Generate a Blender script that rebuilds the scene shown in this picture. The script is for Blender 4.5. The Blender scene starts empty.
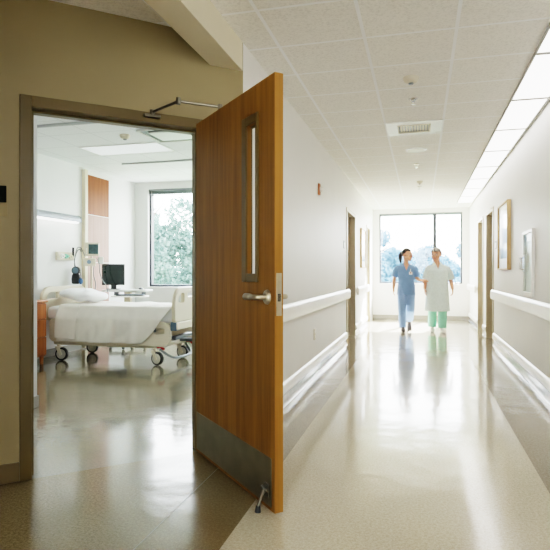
import bpy, bmesh, math, random
from mathutils import Vector, Matrix, Euler
R = math.radians
sc = bpy.context.scene
col = sc.collection
random.seed(7)

# ------------------------------------------------------------------ materials
def s2l(c):
    return tuple(((x/12.92) if x <= .04045 else ((x+.055)/1.055)**2.4) for x in [v/255 for v in c])

class NT:
    def __init__(s, name):
        s.m = bpy.data.materials.new(name); s.m.use_nodes = True
        s.t = s.m.node_tree; s.b = s.t.nodes['Principled BSDF']; s.out = s.t.nodes['Material Output']
    def n(s, typ, **kw):
        x = s.t.nodes.new(typ)
        for k, v in kw.items():
            if k in x.inputs.keys() if isinstance(k, str) else False: x.inputs[k].default_value = v
            else: setattr(x, k, v)
        return x
    def l(s, a, b): s.t.links.new(a, b)
    def math(s, op, a, b=None):
        x = s.t.nodes.new('ShaderNodeMath'); x.operation = op
        for i, v in enumerate((a, b)):
            if v is None: continue
            if isinstance(v, (int, float)): x.inputs[i].default_value = v
            else: s.l(v, x.inputs[i])
        return x.outputs[0]
    def mix(s, fac, a, b):
        x = s.t.nodes.new('ShaderNodeMix'); x.data_type = 'RGBA'
        for sock, v in ((x.inputs[0], fac), (x.inputs[6], a), (x.inputs[7], b)):
            if isinstance(v, (int, float)): sock.default_value = v
            elif isinstance(v, tuple): sock.default_value = (*v[:3], 1)
            else: s.l(v, sock)
        return x.outputs[2]
    def coords(s, scale=(1, 1, 1), src='Object'):
        tc = s.t.nodes.new('ShaderNodeTexCoord'); mp = s.t.nodes.new('ShaderNodeMapping')
        mp.inputs['Scale'].default_value = scale
        s.l(tc.outputs[src], mp.inputs[0]); return mp.outputs[0]
    def noise(s, vec, scale, detail=3, rough=.5):
        x = s.t.nodes.new('ShaderNodeTexNoise'); x.inputs['Scale'].default_value = scale
        x.inputs['Detail'].default_value = detail; x.inputs['Roughness'].default_value = rough
        s.l(vec, x.inputs['Vector']); return x.outputs['Fac']
    def ramp(s, fac, stops):
        x = s.t.nodes.new('ShaderNodeValToRGB'); e = x.color_ramp.elements
        while len(e) < len(stops): e.new(.5)
        for i, (p, c) in enumerate(stops): e[i].position = p; e[i].color = (*c, 1)
        s.l(fac, x.inputs[0]); return x.outputs[0]
    def bump(s, h, strength=.2, dist=.01):
        x = s.t.nodes.new('ShaderNodeBump'); x.inputs['Strength'].default_value = strength
        x.inputs['Distance'].default_value = dist; s.l(h, x.inputs['Height']); s.l(x.outputs[0], s.b.inputs['Normal'])
    def set(s, **kw):
        for k, v in kw.items():
            k = k.replace('_', ' ')
            sock = s.b.inputs[k]
            if isinstance(v, (int, float)): sock.default_value = v
            elif isinstance(v, tuple): sock.default_value = (*v[:3], 1)
            else: s.l(v, sock)
        return s

def flat(name, rgb, rough=.5, metal=0, var=.06, nscale=6, bump=0, spec=.5, sss=0):
    k = NT(name); c = s2l(rgb); v = k.coords()
    f = k.noise(v, nscale, 3)
    lo = tuple(x*(1-var) for x in c); hi = tuple(min(1, x*(1+var)) for x in c)
    k.set(Base_Color=k.ramp(f, [(.3, lo), (.7, hi)]), Roughness=rough, Metallic=metal, Specular_IOR_Level=spec)
    if bump: k.bump(k.noise(v, nscale*10, 4), bump, .004)
    return k.m

def emis(name, rgb, strength):
    k = NT(name); v = k.coords(); f = k.noise(v, 90, 1)
    c = s2l(rgb)
    k.set(Base_Color=c, Roughness=.5, Emission_Color=k.ramp(f, [(.3, tuple(x*.96 for x in c)), (.7, c)]), Emission_Strength=strength)
    return k.m

def wood(name, dark, light, rough=.35, sx=14., sz=.7):
    k = NT(name); v = k.coords((sx, sx, sz)); v2 = k.coords((sx*6, sx*6, sz*2.5)); v3 = k.coords((2.2, 2.2, .25))
    f = k.math('ADD', k.math('MULTIPLY', k.noise(v, 1.6, 5, .6), .55), k.math('ADD', k.math('MULTIPLY', k.noise(v2, 1.5, 3, .7), .28), k.math('MULTIPLY', k.noise(v3, 1.5, 2), .22)))
    k.set(Base_Color=k.ramp(f, [(.40, s2l(dark)), (.62, s2l(light))]), Roughness=rough, Specular_IOR_Level=.2)
    k.bump(f, .06, .003)
    return k.m

def floor_mat(name, base, dark, light, rough=.1, wav=.025, spec=.75, coat=.35):
    k = NT(name); v = k.coords()
    big = k.noise(v, 1.1, 3); sm = k.noise(v, 75, 3, .75); sm2 = k.noise(v, 160, 2, .7)
    c = k.ramp(sm, [(.34, s2l(dark)), (.5, s2l(base)), (.68, s2l(light))])
    c2 = k.ramp(sm2, [(.36, s2l(dark)), (.52, s2l(base)), (.66, s2l(light))])
    c = k.mix(.4, c, c2)
    c = k.mix(k.math('MULTIPLY', big, .25), c, s2l(dark))
    k.set(Base_Color=c, Roughness=k.math('ADD', rough, k.math('MULTIPLY', k.noise(v, 3.5, 4), .08)), Specular_IOR_Level=spec)
    k.set(Coat_Weight=coat, Coat_Roughness=.06)
    k.bump(k.math('ADD', k.noise(v, 2.6, 2), k.math('MULTIPLY', k.noise(v, 14, 2), .12)), wav, .25)
    return k.m

def tile_mat(name, x0, px, y0, py, tile, rib, lw=.012, speck=1.0):
    k = NT(name); tc = k.t.nodes.new('ShaderNodeTexCoord'); sp = k.t.nodes.new('ShaderNodeSeparateXYZ')
    k.l(tc.outputs['Object'], sp.inputs[0])
    def line(s, o, p):
        a = k.math('FRACT', k.math('ADD', k.math('DIVIDE', k.math('SUBTRACT', s, o), p), .5))
        return k.math('LESS_THAN', k.math('ABSOLUTE', k.math('SUBTRACT', a, .5)), lw/p)
    g = k.math('MAXIMUM', line(sp.outputs[0], x0, px), line(sp.outputs[1], y0, py))
    v = tc.outputs['Object']
    f = k.noise(v, 60, 4, .75)
    c = s2l(tile)
    t = k.ramp(f, [(.36, tuple(x*(1-.28*speck) for x in c)), (.5, c), (.7, tuple(min(1, x*1.06) for x in c))])
    k.set(Base_Color=k.mix(g, t, s2l(rib)), Roughness=.75, Specular_IOR_Level=.2)
    k.bump(k.math('MAXIMUM', g, k.math('MULTIPLY', f, .4)), .25, .006)
    return k.m

def glass_mat(name, tint=(1, 1, 1), ior=1.35):
    k = NT(name); tr = k.n('ShaderNodeBsdfTransparent'); tr.inputs[0].default_value = (*tint, 1)
    gl = k.n('ShaderNodeBsdfGlossy'); gl.inputs['Roughness'].default_value = .02
    lw_ = k.n('ShaderNodeLayerWeight'); lw_.inputs[0].default_value = .5; fac_ = k.math('ADD', .035, k.math('MULTIPLY', k.math('POWER', lw_.outputs['Facing'], 5), .35*(ior-1)/.35))
    mx = k.n('ShaderNodeMixShader'); k.l(fac_, mx.inputs[0]); k.l(tr.outputs[0], mx.inputs[1]); k.l(gl.outputs[0], mx.inputs[2])
    k.l(mx.outputs[0], k.out.inputs[0]); return k.m

def leaf_mat(name, a, b, transl=.5):
    k = NT(name); v = k.coords(); f = k.noise(v, 1.6, 4, .7)
    c = k.ramp(f, [(.35, s2l(a)), (.65, s2l(b))])
    d = k.n('ShaderNodeBsdfDiffuse'); t = k.n('ShaderNodeBsdfTranslucent'); mx = k.n('ShaderNodeMixShader')
    mx.inputs[0].default_value = transl
    k.l(c, d.inputs[0]); k.l(c, t.inputs[0]); k.l(d.outputs[0], mx.inputs[1]); k.l(t.outputs[0], mx.inputs[2])
    k.l(mx.outputs[0], k.out.inputs[0]); return k.m

M = {}
M['wall'] = flat('wall_white_paint', (238, 237, 234), .5, var=.015, nscale=2, bump=.03, spec=.22)
M['roomwall'] = flat('room_white_paint', (232, 232, 230), .5, var=.015, nscale=2, bump=.03)
M['tan'] = flat('tan_paint', (146, 132, 98), .5, var=.03, nscale=2, bump=.05)
M['cream'] = flat('cream_paint', (226, 216, 192), .5, var=.02, nscale=2, bump=.05)
M['frame'] = flat('tan_metal_frame', (98, 83, 48), .35, var=.03)
M['frame2'] = flat('beige_metal_frame', (172, 160, 136), .35, var=.03)
M['white'] = flat('white_plastic', (238, 237, 232), .35, var=.01)
M['lightframe'] = flat('grey_light_frame', (172, 170, 164), .6)
M['sigplate'] = flat('sign_tan_plate', (150, 134, 96), .6)
M['silver'] = flat('silver_lamp_housing', (158, 164, 172), .5, .2)
M['trackgrey'] = flat('track_grey', (176, 178, 180), .5)
M['rail'] = flat('white_rail_vinyl', (238, 235, 230), .3, var=.015)
M['cove'] = flat('grey_cove_vinyl', (172, 172, 182), .12, var=.1, nscale=14)
M['base'] = flat('brown_base_vinyl', (104, 90, 62), .3, var=.06)
M['greybase'] = flat('grey_base_vinyl', (150, 146, 138), .35, var=.06)
M['beige'] = flat('beige_plastic', (212, 204, 184), .4, var=.02)
M['bedbeige'] = flat('bed_beige_plastic', (214, 204, 182), .35, var=.02)
M['dark'] = flat('dark_plastic', (34, 36, 40), .35, var=.05)
M['black'] = flat('black_sign_plastic', (10, 18, 10), .7, var=.05, spec=.15)
M['screen'] = flat('dark_glossy_screen', (20, 34, 34), .08, var=.1)
M['monscreen'] = flat('grey_green_screen', (70, 88, 92), .12, var=.2, nscale=25)
M['steel'] = flat('brushed_steel', (190, 180, 160), .32, 1., .08, 40)
M['darksteel'] = flat('aged_steel', (120, 114, 102), .3, 1., .08, 40)
M['kick'] = flat('satin_kick_plate', (128, 122, 104), .42, .85, .1, 9)
M['chrome'] = flat('chrome', (210, 208, 204), .14, 1., .03)
M['greymetal'] = flat('grey_bed_metal', (120, 126, 128), .4, .5, .06)
M['rubber'] = flat('black_rubber', (30, 30, 32), .6, var=.1)
M['wheelgrey'] = flat('grey_wheel', (196, 190, 176), .4, var=.04)
M['red'] = flat('red_pedal', (190, 40, 46), .4)
M['bluelabel'] = flat('blue_grey_label', (132, 152, 172), .4)
M['blueplastic'] = flat('blue_plastic', (70, 104, 150), .4)
M['slate'] = flat('slate_blue_box', (86, 108, 124), .45)
M['oak'] = wood('oak_veneer', (108, 73, 29), (138, 97, 45), .5)
M['oakedge'] = wood('oak_edge', (128, 86, 36), (148, 104, 48), .5)
M['cherry'] = wood('cherry_veneer', (140, 78, 42), (178, 112, 70))
M['panelwood'] = wood('panel_veneer', (116, 60, 30), (144, 84, 48), .55)
M['panelsheen'] = wood('veneer_painted_sheen', (160, 126, 116), (176, 146, 136), .55)  # pinkish sheen painted into the lower panels' wood colour
M['picwood'] = wood('picture_oak', (184, 152, 108), (206, 178, 138))
M['doorwood'] = wood('brown_door_wood', (120, 100, 74), (146, 124, 94))
M['sheet'] = flat('white_sheet_cloth', (240, 240, 240), .8, var=.02, nscale=5, bump=.15)
M['blanket'] = flat('ivory_blanket_cloth', (234, 229, 220), .9, var=.03, nscale=9, bump=.35)
M['pillow'] = flat('white_pillow_cloth', (242, 242, 244), .8, var=.02, nscale=6, bump=.15)
M['ctile'] = tile_mat('ceiling_tile_corridor', -.354, .57, 3.6, .535, (242, 239, 233), (252, 252, 252), .011, .5)
M['rtile'] = tile_mat('ceiling_tile_room', -3.05, .54, 6.5, .535, (232, 233, 234), (210, 210, 212), .007, .3)
M['fl_c'] = floor_mat('floor_beige_vinyl', (190, 179, 156), (158, 147, 124), (208, 199, 178))
M['fl_b'] = floor_mat('floor_grey_vinyl', (152, 142, 124), (122, 112, 96), (174, 164, 148))
M['fl_a'] = floor_mat('floor_brown_vinyl', (116, 101, 72), (90, 78, 54), (138, 124, 94), .14, .025, .45, .1)
M['fl_r'] = floor_mat('floor_room_vinyl', (122, 114, 94), (98, 90, 72), (140, 132, 112), .1, .025, .6, .22)
M['strip'] = emis('fluorescent_diffuser', (255, 253, 250), 2.2)
M['rpanel'] = emis('room_light_diffuser', (246, 250, 255), .3)
M['rpanel_fill'] = emis('room_fill_diffuser', (246, 250, 255), 1.8)  # stronger glow for the added, unseen room panels
M['bedlamp'] = emis('bed_lamp_diffuser', (255, 253, 250), 1.6)
M['glass'] = glass_mat('window_glass', (.97, 1, 1))
M['cabglass'] = glass_mat('cabinet_glass', (.92, .97, .96), ior=1.14)
M['alum'] = flat('dark_window_aluminium', (64, 68, 74), .4, .3, .05)
M['blind'] = flat('grey_blind_slats', (120, 124, 128), .5, .2, .1, 30)
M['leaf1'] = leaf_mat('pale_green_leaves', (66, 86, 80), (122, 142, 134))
M['leaf2'] = leaf_mat('haze_tinted_leaves', (92, 122, 146), (126, 152, 174))  # blue haze of distance put into the leaf colour
M['bark'] = flat('grey_bark', (120, 112, 104), .9, var=.2, nscale=10, bump=.5)
M['ground'] = flat('pale_grass', (150, 170, 130), .9, var=.15, nscale=.6)
M['skinw'] = flat('skin_warm', (206, 150, 122), .5, var=.04, nscale=20)
M['skinm'] = flat('skin_ruddy', (196, 142, 118), .5, var=.04, nscale=20)
M['hairb'] = flat('black_hair', (30, 24, 24), .4, var=.3, nscale=60, bump=.3)
M['hairg'] = flat('grey_hair', (136, 130, 122), .5, var=.2, nscale=60, bump=.3)
M['scrub'] = flat('blue_scrub_cloth', (112, 142, 182), .85, var=.06, nscale=12, bump=.2)
M['scrubp'] = flat('blue_scrub_trouser_cloth', (124, 152, 194), .85, var=.06, nscale=10, bump=.2)
M['gown'] = flat('pale_green_gown_cloth', (206, 220, 220), .9, var=.06, nscale=30, bump=.2)
M['mint'] = flat('mint_trouser_cloth', (146, 208, 184), .85, var=.05, nscale=12, bump=.2)
M['eye'] = flat('eye_white', (235, 232, 228), .2)
M['iris'] = flat('dark_iris', (50, 34, 26), .2)
M['lip'] = flat('lip_skin', (170, 92, 84), .4)
M['shoe'] = flat('dark_grey_shoe', (62, 56, 58), .5)
M['wshoe'] = flat('white_shoe', (222, 216, 208), .5)
M['paper'] = flat('pale_print_paper', (236, 234, 230), .3, var=.05, nscale=3)

# ------------------------------------------------------------------ mesh tools
class MB:
    def __init__(s): s.v = []; s.f = []; s.mi = []
    def add(s, vs, fs, mi=0):
        b = len(s.v); s.v += [tuple(p) for p in vs]
        for f in fs: s.f.append(tuple(b+i for i in f)); s.mi.append(mi)
        return s
    def box(s, x0, x1, y0, y1, z0, z1, mi=0):
        return s.add([(x0, y0, z0), (x1, y0, z0), (x1, y1, z0), (x0, y1, z0), (x0, y0, z1), (x1, y0, z1), (x1, y1, z1), (x0, y1, z1)],
                     [(0, 3, 2, 1), (4, 5, 6, 7), (0, 1, 5, 4), (1, 2, 6, 5), (2, 3, 7, 6), (3, 0, 4, 7)], mi)
    def loft(s, rings, mi=0, caps=True):
        n = len(rings[0]); vs = [p for r in rings for p in r]; fs = []
        for i in range(len(rings)-1):
            for j in range(n):
                a, b = i*n+j, i*n+(j+1) % n
                fs.append((a, b, b+n, a+n))
        if caps: fs.append(tuple(range(n-1, -1, -1))); fs.append(tuple(range((len(rings)-1)*n, len(rings)*n)))
        return s.add(vs, fs, mi)
    def tube(s, path, r, n=12, mi=0):
        P = [Vector(p) for p in path]; rs = r if isinstance(r, (list, tuple)) else [r]*len(P)
        rings = []; up = None
        for i, p in enumerate(P):
            t = (P[min(i+1, len(P)-1)]-P[max(i-1, 0)]).normalized()
            if up is None:
                up = Vector((0, 0, 1)) if abs(t.z) < .9 else Vector((1, 0, 0))
            a = (up-t*up.dot(t)).normalized(); up = a; b = t.cross(a)
            rings.append([p+a*math.cos(2*math.pi*k/n)*rs[i]+b*math.sin(2*math.pi*k/n)*rs[i] for k in range(n)])
        return s.loft(rings, mi)
    def cyl(s, p0, p1, r0, r1=None, n=20, mi=0): return s.tube([p0, p1], [r0, r0 if r1 is None else r1], n, mi)
    def ell(s, c, r, rot=None, nu=20, nv=12, mi=0):
        c = Vector(c); m = rot.to_matrix() if rot is not None else Matrix.Identity(3)
        rings = []
        for i in range(1, nv):
            th = math.pi*i/nv
            rings.append([c+m@Vector((r[0]*math.sin(th)*math.cos(2*math.pi*k/nu), r[1]*math.sin(th)*math.sin(2*math.pi*k/nu), -r[2]*math.cos(th))) for k in range(nu)])
        b = len(s.v); s.loft(rings, mi, caps=False)
        s.v += [tuple(c+m@Vector((0, 0, -r[2]))), tuple(c+m@Vector((0, 0, r[2])))]
        lo, hi = len(s.v)-2, len(s.v)-1; t = b+(nv-2)*nu
        for k in range(nu):
            s.f.append((lo, b+(k+1) % nu, b+k)); s.mi.append(mi)
            s.f.append((hi, t+k, t+(k+1) % nu)); s.mi.append(mi)
        return s
    def caps(s, p0, r0, p1, r1, n=14, mi=0):
        p0, p1 = Vector(p0), Vector(p1); t = (p1-p0).normalized(); path = []; rs = []
        for a in (80, 55, 28): path.append(p0-t*r0*math.sin(R(a))); rs.append(r0*math.cos(R(a)))
        path.append(p0); rs.append(r0); path.append(p1); rs.append(r1)
        for a in (28, 55, 80): path.append(p1+t*r1*math.sin(R(a))); rs.append(r1*math.cos(R(a)))
        return s.tube(path, rs, n, mi)
    def mesh(s, name):
        me = bpy.data.meshes.new(name); me.from_pydata(s.v, [], s.f); me.update()
        me.polygons.foreach_set('material_index', s.mi)
        bm = bmesh.new(); bm.from_mesh(me); bmesh.ops.recalc_face_normals(bm, faces=bm.faces); bm.to_mesh(me); bm.free()
        return me
    def build(s, name, mats, parent=None, smooth=False, bevel=0, loc=None, rot=None, seg=2):
        return link(name, s.mesh(name), mats, parent, smooth, bevel, loc, rot, seg)

def link(name, me, mats, parent=None, smooth=False, bevel=0, loc=None, rot=None, seg=2):
    o = bpy.data.objects.new(name, me); col.objects.link(o)
    for m in (mats if isinstance(mats, (list, tuple)) else [mats]): me.materials.append(m)
    if parent is not None: o.parent = parent
    if loc is not None: o.location = loc
    if rot is not None: o.rotation_euler = rot
    if bevel:
        b = o.modifiers.new('Bevel', 'BEVEL'); b.width = bevel; b.segments = seg; b.limit_method = 'ANGLE'; b.angle_limit = R(35)
    if smooth or bevel:
        for p in me.polygons: p.use_smooth = True
        me.set_sharp_from_angle(angle=R(48))
    return o

def cr(P, n=5):
    P = [Vector(p) for p in P]; out = []
    for i in range(len(P)-1):
        a, b, c, d = P[max(i-1, 0)], P[i], P[i+1], P[min(i+2, len(P)-1)]
        for k_ in range(n):
            t = k_/n; out.append(.5*((2*b)+(c-a)*t+(2*a-5*b+4*c-d)*t*t+(3*b-a-3*c+d)*t*t*t))
    return out+[P[-1]]

def tag(o, label=None, cat=None, group=None, kind=None):
    if label: o['label'] = label
    if cat: o['category'] = cat
    if group: o['group'] = group
    if kind: o['kind'] = kind
    return o

def empty(name, loc=(0, 0, 0), rz=0, label=None, cat=None, group=None, kind=None):
    o = bpy.data.objects.new(name, None); col.objects.link(o); o.location = loc; o.rotation_euler = (0, 0, rz); o.empty_display_size = .1
    return tag(o, label, cat, group, kind)

def copy_tree(o, parent=None):
    c = o.copy(); col.objects.link(c)
    if parent is not None: c.parent = parent
    for ch in list(o.children): copy_tree(ch, c)
    return c

def struct(o): o['kind'] = 'structure'; return o

def evaluated(o):
    dg = bpy.context.evaluated_depsgraph_get(); dg.update()
    me = bpy.data.meshes.new_from_object(o.evaluated_get(dg)); return me

def remesh(mb, name, mats, parent, voxel=.007, smooth=4, cut=None):
    me = mb.mesh('tmp'); o = bpy.data.objects.new('tmp', me); col.objects.link(o)
    r = o.modifiers.new('R', 'REMESH'); r.mode = 'VOXEL'; r.voxel_size = voxel
    if smooth:
        q = o.modifiers.new('S', 'SMOOTH'); q.factor = .5; q.iterations = smooth
    co = None
    if cut is not None:
        co = bpy.data.objects.new('cut', cut.mesh('cut')); col.objects.link(co)
        b = o.modifiers.new('B', 'BOOLEAN'); b.operation = 'DIFFERENCE'; b.object = co; b.solver = 'EXACT'
    m2 = evaluated(o); m2.materials.clear()
    bpy.data.objects.remove(o); bpy.data.meshes.remove(me)
    if co: bpy.data.objects.remove(co)
    m2.name = name
    ob = bpy.data.objects.new(name, m2); col.objects.link(ob); ob.parent = parent
    for m in (mats if isinstance(mats, (list, tuple)) else [mats]): m2.materials.append(m)
    for p in m2.polygons: p.use_smooth = True
    return ob

def rrect(x0, x1, y0, y1, r, n=5):
    if not isinstance(r, (list, tuple)): r = [r]*4       # bl br tr tl
    pts = []
    for (cx, cy, a0, rr) in ((x0+r[0], y0+r[0], 180, r[0]), (x1-r[1], y0+r[1], 270, r[1]), (x1-r[2], y1-r[2], 0, r[2]), (x0+r[3], y1-r[3], 90, r[3])):
        for k in range(n+1):
            a = R(a0+90*k/n); pts.append((cx+rr*math.cos(a), cy+rr*math.sin(a)))
    return pts

def plate(name, outlines, depth, bevel, mats, parent, loc=(0, 0, 0), rot=(R(90), 0, 0)):
    """flat plate with holes: outlines in its own xy, thickness along z"""
    cu = bpy.data.curves.new('c', 'CURVE'); cu.dimensions = '2D'; cu.fill_mode = 'BOTH'; cu.extrude = depth/2-bevel; cu.bevel_depth = bevel; cu.bevel_resolution = 1
    for ol in outlines:
        sp = cu.splines.new('POLY'); sp.points.add(len(ol)-1); sp.use_cyclic_u = True
        for i, p in enumerate(ol): sp.points[i].co = (p[0], p[1], 0, 1)
    co = bpy.data.objects.new('c', cu); col.objects.link(co)
    me = evaluated(co); bpy.data.objects.remove(co); bpy.data.curves.remove(cu); me.materials.clear()
    me.name = name
    return link(name, me, mats, parent, True, 0, loc, rot)

def wall(name, origin, ang, length, height, t, mats, holes=(), z0=0):
    """wall along local x, front face at y=0, thickness t (signed) along y; holes cut through"""
    xs = sorted({0, length, *[h[0] for h in holes], *[h[1] for h in holes]}); zs = sorted({z0, height, *[h[2] for h in holes], *[h[3] for h in holes]})
    def solid(i, j):
        if i < 0 or j < 0 or i >= len(xs)-1 or j >= len(zs)-1: return False
        cx, cz = (xs[i]+xs[i+1])/2, (zs[j]+zs[j+1])/2
        return not any(h[0] < cx < h[1] and h[2] < cz < h[3] for h in holes)
    mb = MB()
    for i in range(len(xs)-1):
        for j in range(len(zs)-1):
            if not solid(i, j): continue
            a, b, c, d = xs[i], xs[i+1], zs[j], zs[j+1]
            mb.add([(a, 0, c), (b, 0, c), (b, 0, d), (a, 0, d)], [(0, 1, 2, 3)], 0)
            mb.add([(a, t, c), (b, t, c), (b, t, d), (a, t, d)], [(0, 1, 2, 3)], 1)
            for (di, dj, q) in ((-1, 0, [(a, 0, c), (a, t, c), (a, t, d), (a, 0, d)]), (1, 0, [(b, 0, c), (b, t, c), (b, t, d), (b, 0, d)]),
                                (0, -1, [(a, 0, c), (b, 0, c), (b, t, c), (a, t, c)]), (0, 1, [(a, 0, d), (b, 0, d), (b, t, d), (a, t, d)])):
                if not solid(i+di, j+dj): mb.add(q, [(0, 1, 2, 3)], 0)
    me = bpy.data.meshes.new(name); me.from_pydata(mb.v, [], mb.f); me.update(); me.polygons.foreach_set('material_index', mb.mi)
    bm = bmesh.new(); bm.from_mesh(me); bmesh.ops.remove_doubles(bm, verts=bm.verts, dist=1e-5); bmesh.ops.recalc_face_normals(bm, faces=bm.faces); bm.to_mesh(me); bm.free()
    o = link(name, me, mats, loc=(*origin, 0), rot=(0, 0, ang)); return struct(o)

# ------------------------------------------------------------------ the place: key dimensions
CAM_H = 1.14
XL, XR, YB, YE, HC = -1.14, 1.10, -4.0, 13.65, 2.66        # corridor
XH, YF, HR = -4.85, 8.70, 2.70                              # patient room: head wall, window wall, ceiling
CX, CY = -1.14, 3.47                                        # corner of slanted wall and corridor wall
AW = R(-136.56)                                             # direction of the slanted wall away from that corner
def aw(s, out=0):                                           # point on slanted wall: s along, out towards the alcove
    return (CX+math.cos(AW)*s-math.sin(AW)*out, CY+math.sin(AW)*s+math.cos(AW)*out)
S0, S1 = .29, 1.297                                         # door opening on the slanted wall
OPH = 2.06

# floor: one mesh, flat patches
fl = MB()
def patch(pts, mi): fl.add([(x, y, 0) for x, y in pts], [tuple(range(len(pts)))], mi)
patch([(-.80, YB), (.64, YB), (.64, YE), (-.80, YE)], 0)
patch([(XL, 3.0), (-.80, 3.0), (-.80, YE), (XL, YE)], 1)
patch([(XL, YB), (-.80, YB), (-.80, 3.0), (XL, 3.0)], 2)
patch([(.64, YB), (XR+.2, YB), (XR+.2, YE), (.64, YE)], 1)
patch([(XL, CY), aw(2.8), (-3.3, .2), (XL, .2)], 2)
patch([(XH-.1, YF+.1), (XH-.1, 1.2), aw(2.8), (XL, CY), (XL, YF+.1)], 3)
patch([(XL-.5, YF+.1), (XL, YF+.1), (XL, YE), (XL-.5, YE)], 1)
floor = struct(fl.build('floor', [M['fl_c'], M['fl_b'], M['fl_a'], M['fl_r']]))
for p in floor.data.polygons:
    if p.normal.z < 0: p.flip()
# thin seam strips where the floor colours meet
sm = MB(); sm.box(XL-.002, XL+.002, .4, CY, 0, .0008)
struct(sm.build('trim_1', M['frame']))
# ceilings
ce = MB(); ce.add([(XL-.25, YB, HC), (XR+.2, YB, HC), (XR+.2, YE+.2, HC), (XL-.25, YE+.2, HC)], [(0, 1, 2, 3)])
struct(ce.build('ceiling', M['ctile']))
ce = MB(); ce.add([(XL-.16, CY+.05, HC), (*aw(2.9), HC), (-3.6, .1, HC), (XL-.16, .1, HC)], [(0, 1, 2, 3)])
struct(ce.build('ceiling_alcove', M['ctile']))
ce = MB(); ce.add([(*p, HR) for p in [(XH-.1, YF+.2), (XH-.1, 1.2), aw(2.9, -.1), (XL-.1, CY+.1), (XL-.1, YF+.2)]], [(0, 1, 2, 3, 4)])
struct(ce.build('ceiling_room', M['rtile']))

# walls
D1, D2 = (8.72, 9.82), (12.05, 12.75)          # doorways in the left wall (y ranges)
D3, D4 = (9.20, 10.12), (10.70, 11.55)         # right wall
DH = 2.12
wall('wall_left', (XL, CY), R(90), YE-CY, HC+.06, .14, [M['wall'], M['roomwall']], [(a-CY, b-CY, 0, DH) for a, b in (D1, D2)])
wall('wall_left_rear', (XL, YB), R(90), .4-YB, HC+.06, .14, [M['wall'], M['wall']])
wall('wall_right', (XR, YB), R(90), YE-YB, HC+.06, -.14, [M['wall'], M['wall']], [(a-YB, b-YB, 0, DH) for a, b in (D3, D4)])
WX0, WX1, WZ0, WZ1 = -.985, .945, .86, 2.56
wall('wall_end', (XL-.2, YE), 0, XR-XL+.4, HC+.06, .2, [M['wall'], M['wall']], [(WX0-XL+.2, WX1-XL+.2, WZ0, WZ1)])
wall('wall_rear', (XL-.2, YB), 0, XR-XL+.4, HC+.06, -.1, [M['wall'], M['wall']], [(.6, 2.3, 1.0, 2.5)])  # opening added behind the camera to let in frontal fill light
wall('wall_alcove', (CX, CY), AW, 2.9, HR+.06, -.14, [M['tan'], M['roomwall']], [(S0, S1, 0, OPH)])
ax, ay = aw(2.2)
wall('wall_alcove_side', (ax, ay), R(-90), ay-.3, HC+.06, -.1, [M['tan'], M['tan']])
wall('wall_alcove_rear', (ax-.1, .4), 0, XL-ax+.1, HC+.06, -.1, [M['tan'], M['tan']])
hd = MB(); hd.box(XL-.17, XL, .4, CY-.01, 2.47, HC+.05)
struct(hd.build('wall_header', M['cream']))
RWX0, RWX1, RWZ0, RWZ1 = -4.60, -1.6, .885, 2.58
wall('wall_room_window', (XH-.1, YF), 0, XL-.14-XH+.1, HR+.06, .2, [M['roomwall'], M['roomwall']], [(RWX0-XH+.1, RWX1-XH+.1, RWZ0, RWZ1)])
wall('wall_room_head', (XH, 1.2), R(90), YF-1.2, HR+.06, .1, [M['roomwall'], M['roomwall']])
wall('wall_room_right', (XL-.14, CY+.16), R(90), YF-CY-.16, HR+.06, .01, [M['roomwall'], M['roomwall']])
BX, BY = -3.13, 3.97
wall('wall_bathroom', (BX, 1.75), R(90), BY-1.75, HR+.06, .1, [M['roomwall'], M['roomwall']])
wall('wall_bathroom_front', (XH, BY), 0, BX-XH, HR+.06, -.1, [M['roomwall'], M['roomwall']])

# baseboards, low bumpers
def strip_y(name, x, y0, y1, side, prof, mat):
    """profile [(out, z)] swept along y on a wall at x; side = +1 when the room lies towards +x"""
    mb = MB(); mb.loft([[(x+side*o, y, z) for o, z in prof] for y in (y0, y1)])
    return struct(mb.build(name, mat, smooth=True))
cove = [(0, 0), (.03, 0), (.014, .012), (.008, .035), (.006, .095), (0, .095)]
bump = [(0, .09), (.012, .093), (.026, .105), (.03, .13), (.028, .168), (.018, .188), (0, .196)]
k = 1
for side, x, spans in ((1, XL, [(CY+.02, D1[0]-.07), (D1[1]+.07, D2[0]-.06)]), (-1, XR, [(YB, D3[0]-.07), (D3[1]+.07, D4[0]-.06), (D4[1]+.07, YE)])):
    for (a, b) in spans:
        nm = 'left' if side > 0 else 'right'
        strip_y('baseboard_%s' % nm, x, a, b, side, cove, M['cove'])
        strip_y('trim_bumper_%s' % nm, x, a, b, side, bump, M['rail'])
bb = MB(); bb.box(XL, XR, YE-.012, YE, 0, .10); struct(bb.build('baseboard_end', M['greybase'], bevel=.004))
for (a, b) in ((0.0, S0-.05), (S1+.05, 2.2)):
    bb = MB(); bb.box(a, b, 0, .012, 0, .105); struct(bb.build('baseboard_alcove', M['base'], bevel=.004, loc=(CX, CY, 0), rot=(0, 0, AW)))
bb = MB(); bb.box(BX, BX+.012, 2.2, BY+.012, 0, .1); bb.box(XH, BX+.012, BY, BY+.012, 0, .1); struct(bb.build('baseboard_bathroom', M['greybase'], bevel=.003))
bb = MB(); bb.box(XH, XH+.012, BY+.02, YF, 0, .1); bb.box(XH, XL-.16, YF-.012, YF, 0, .1); struct(bb.build('baseboard_room', M['greybase'], bevel=.003))

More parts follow.
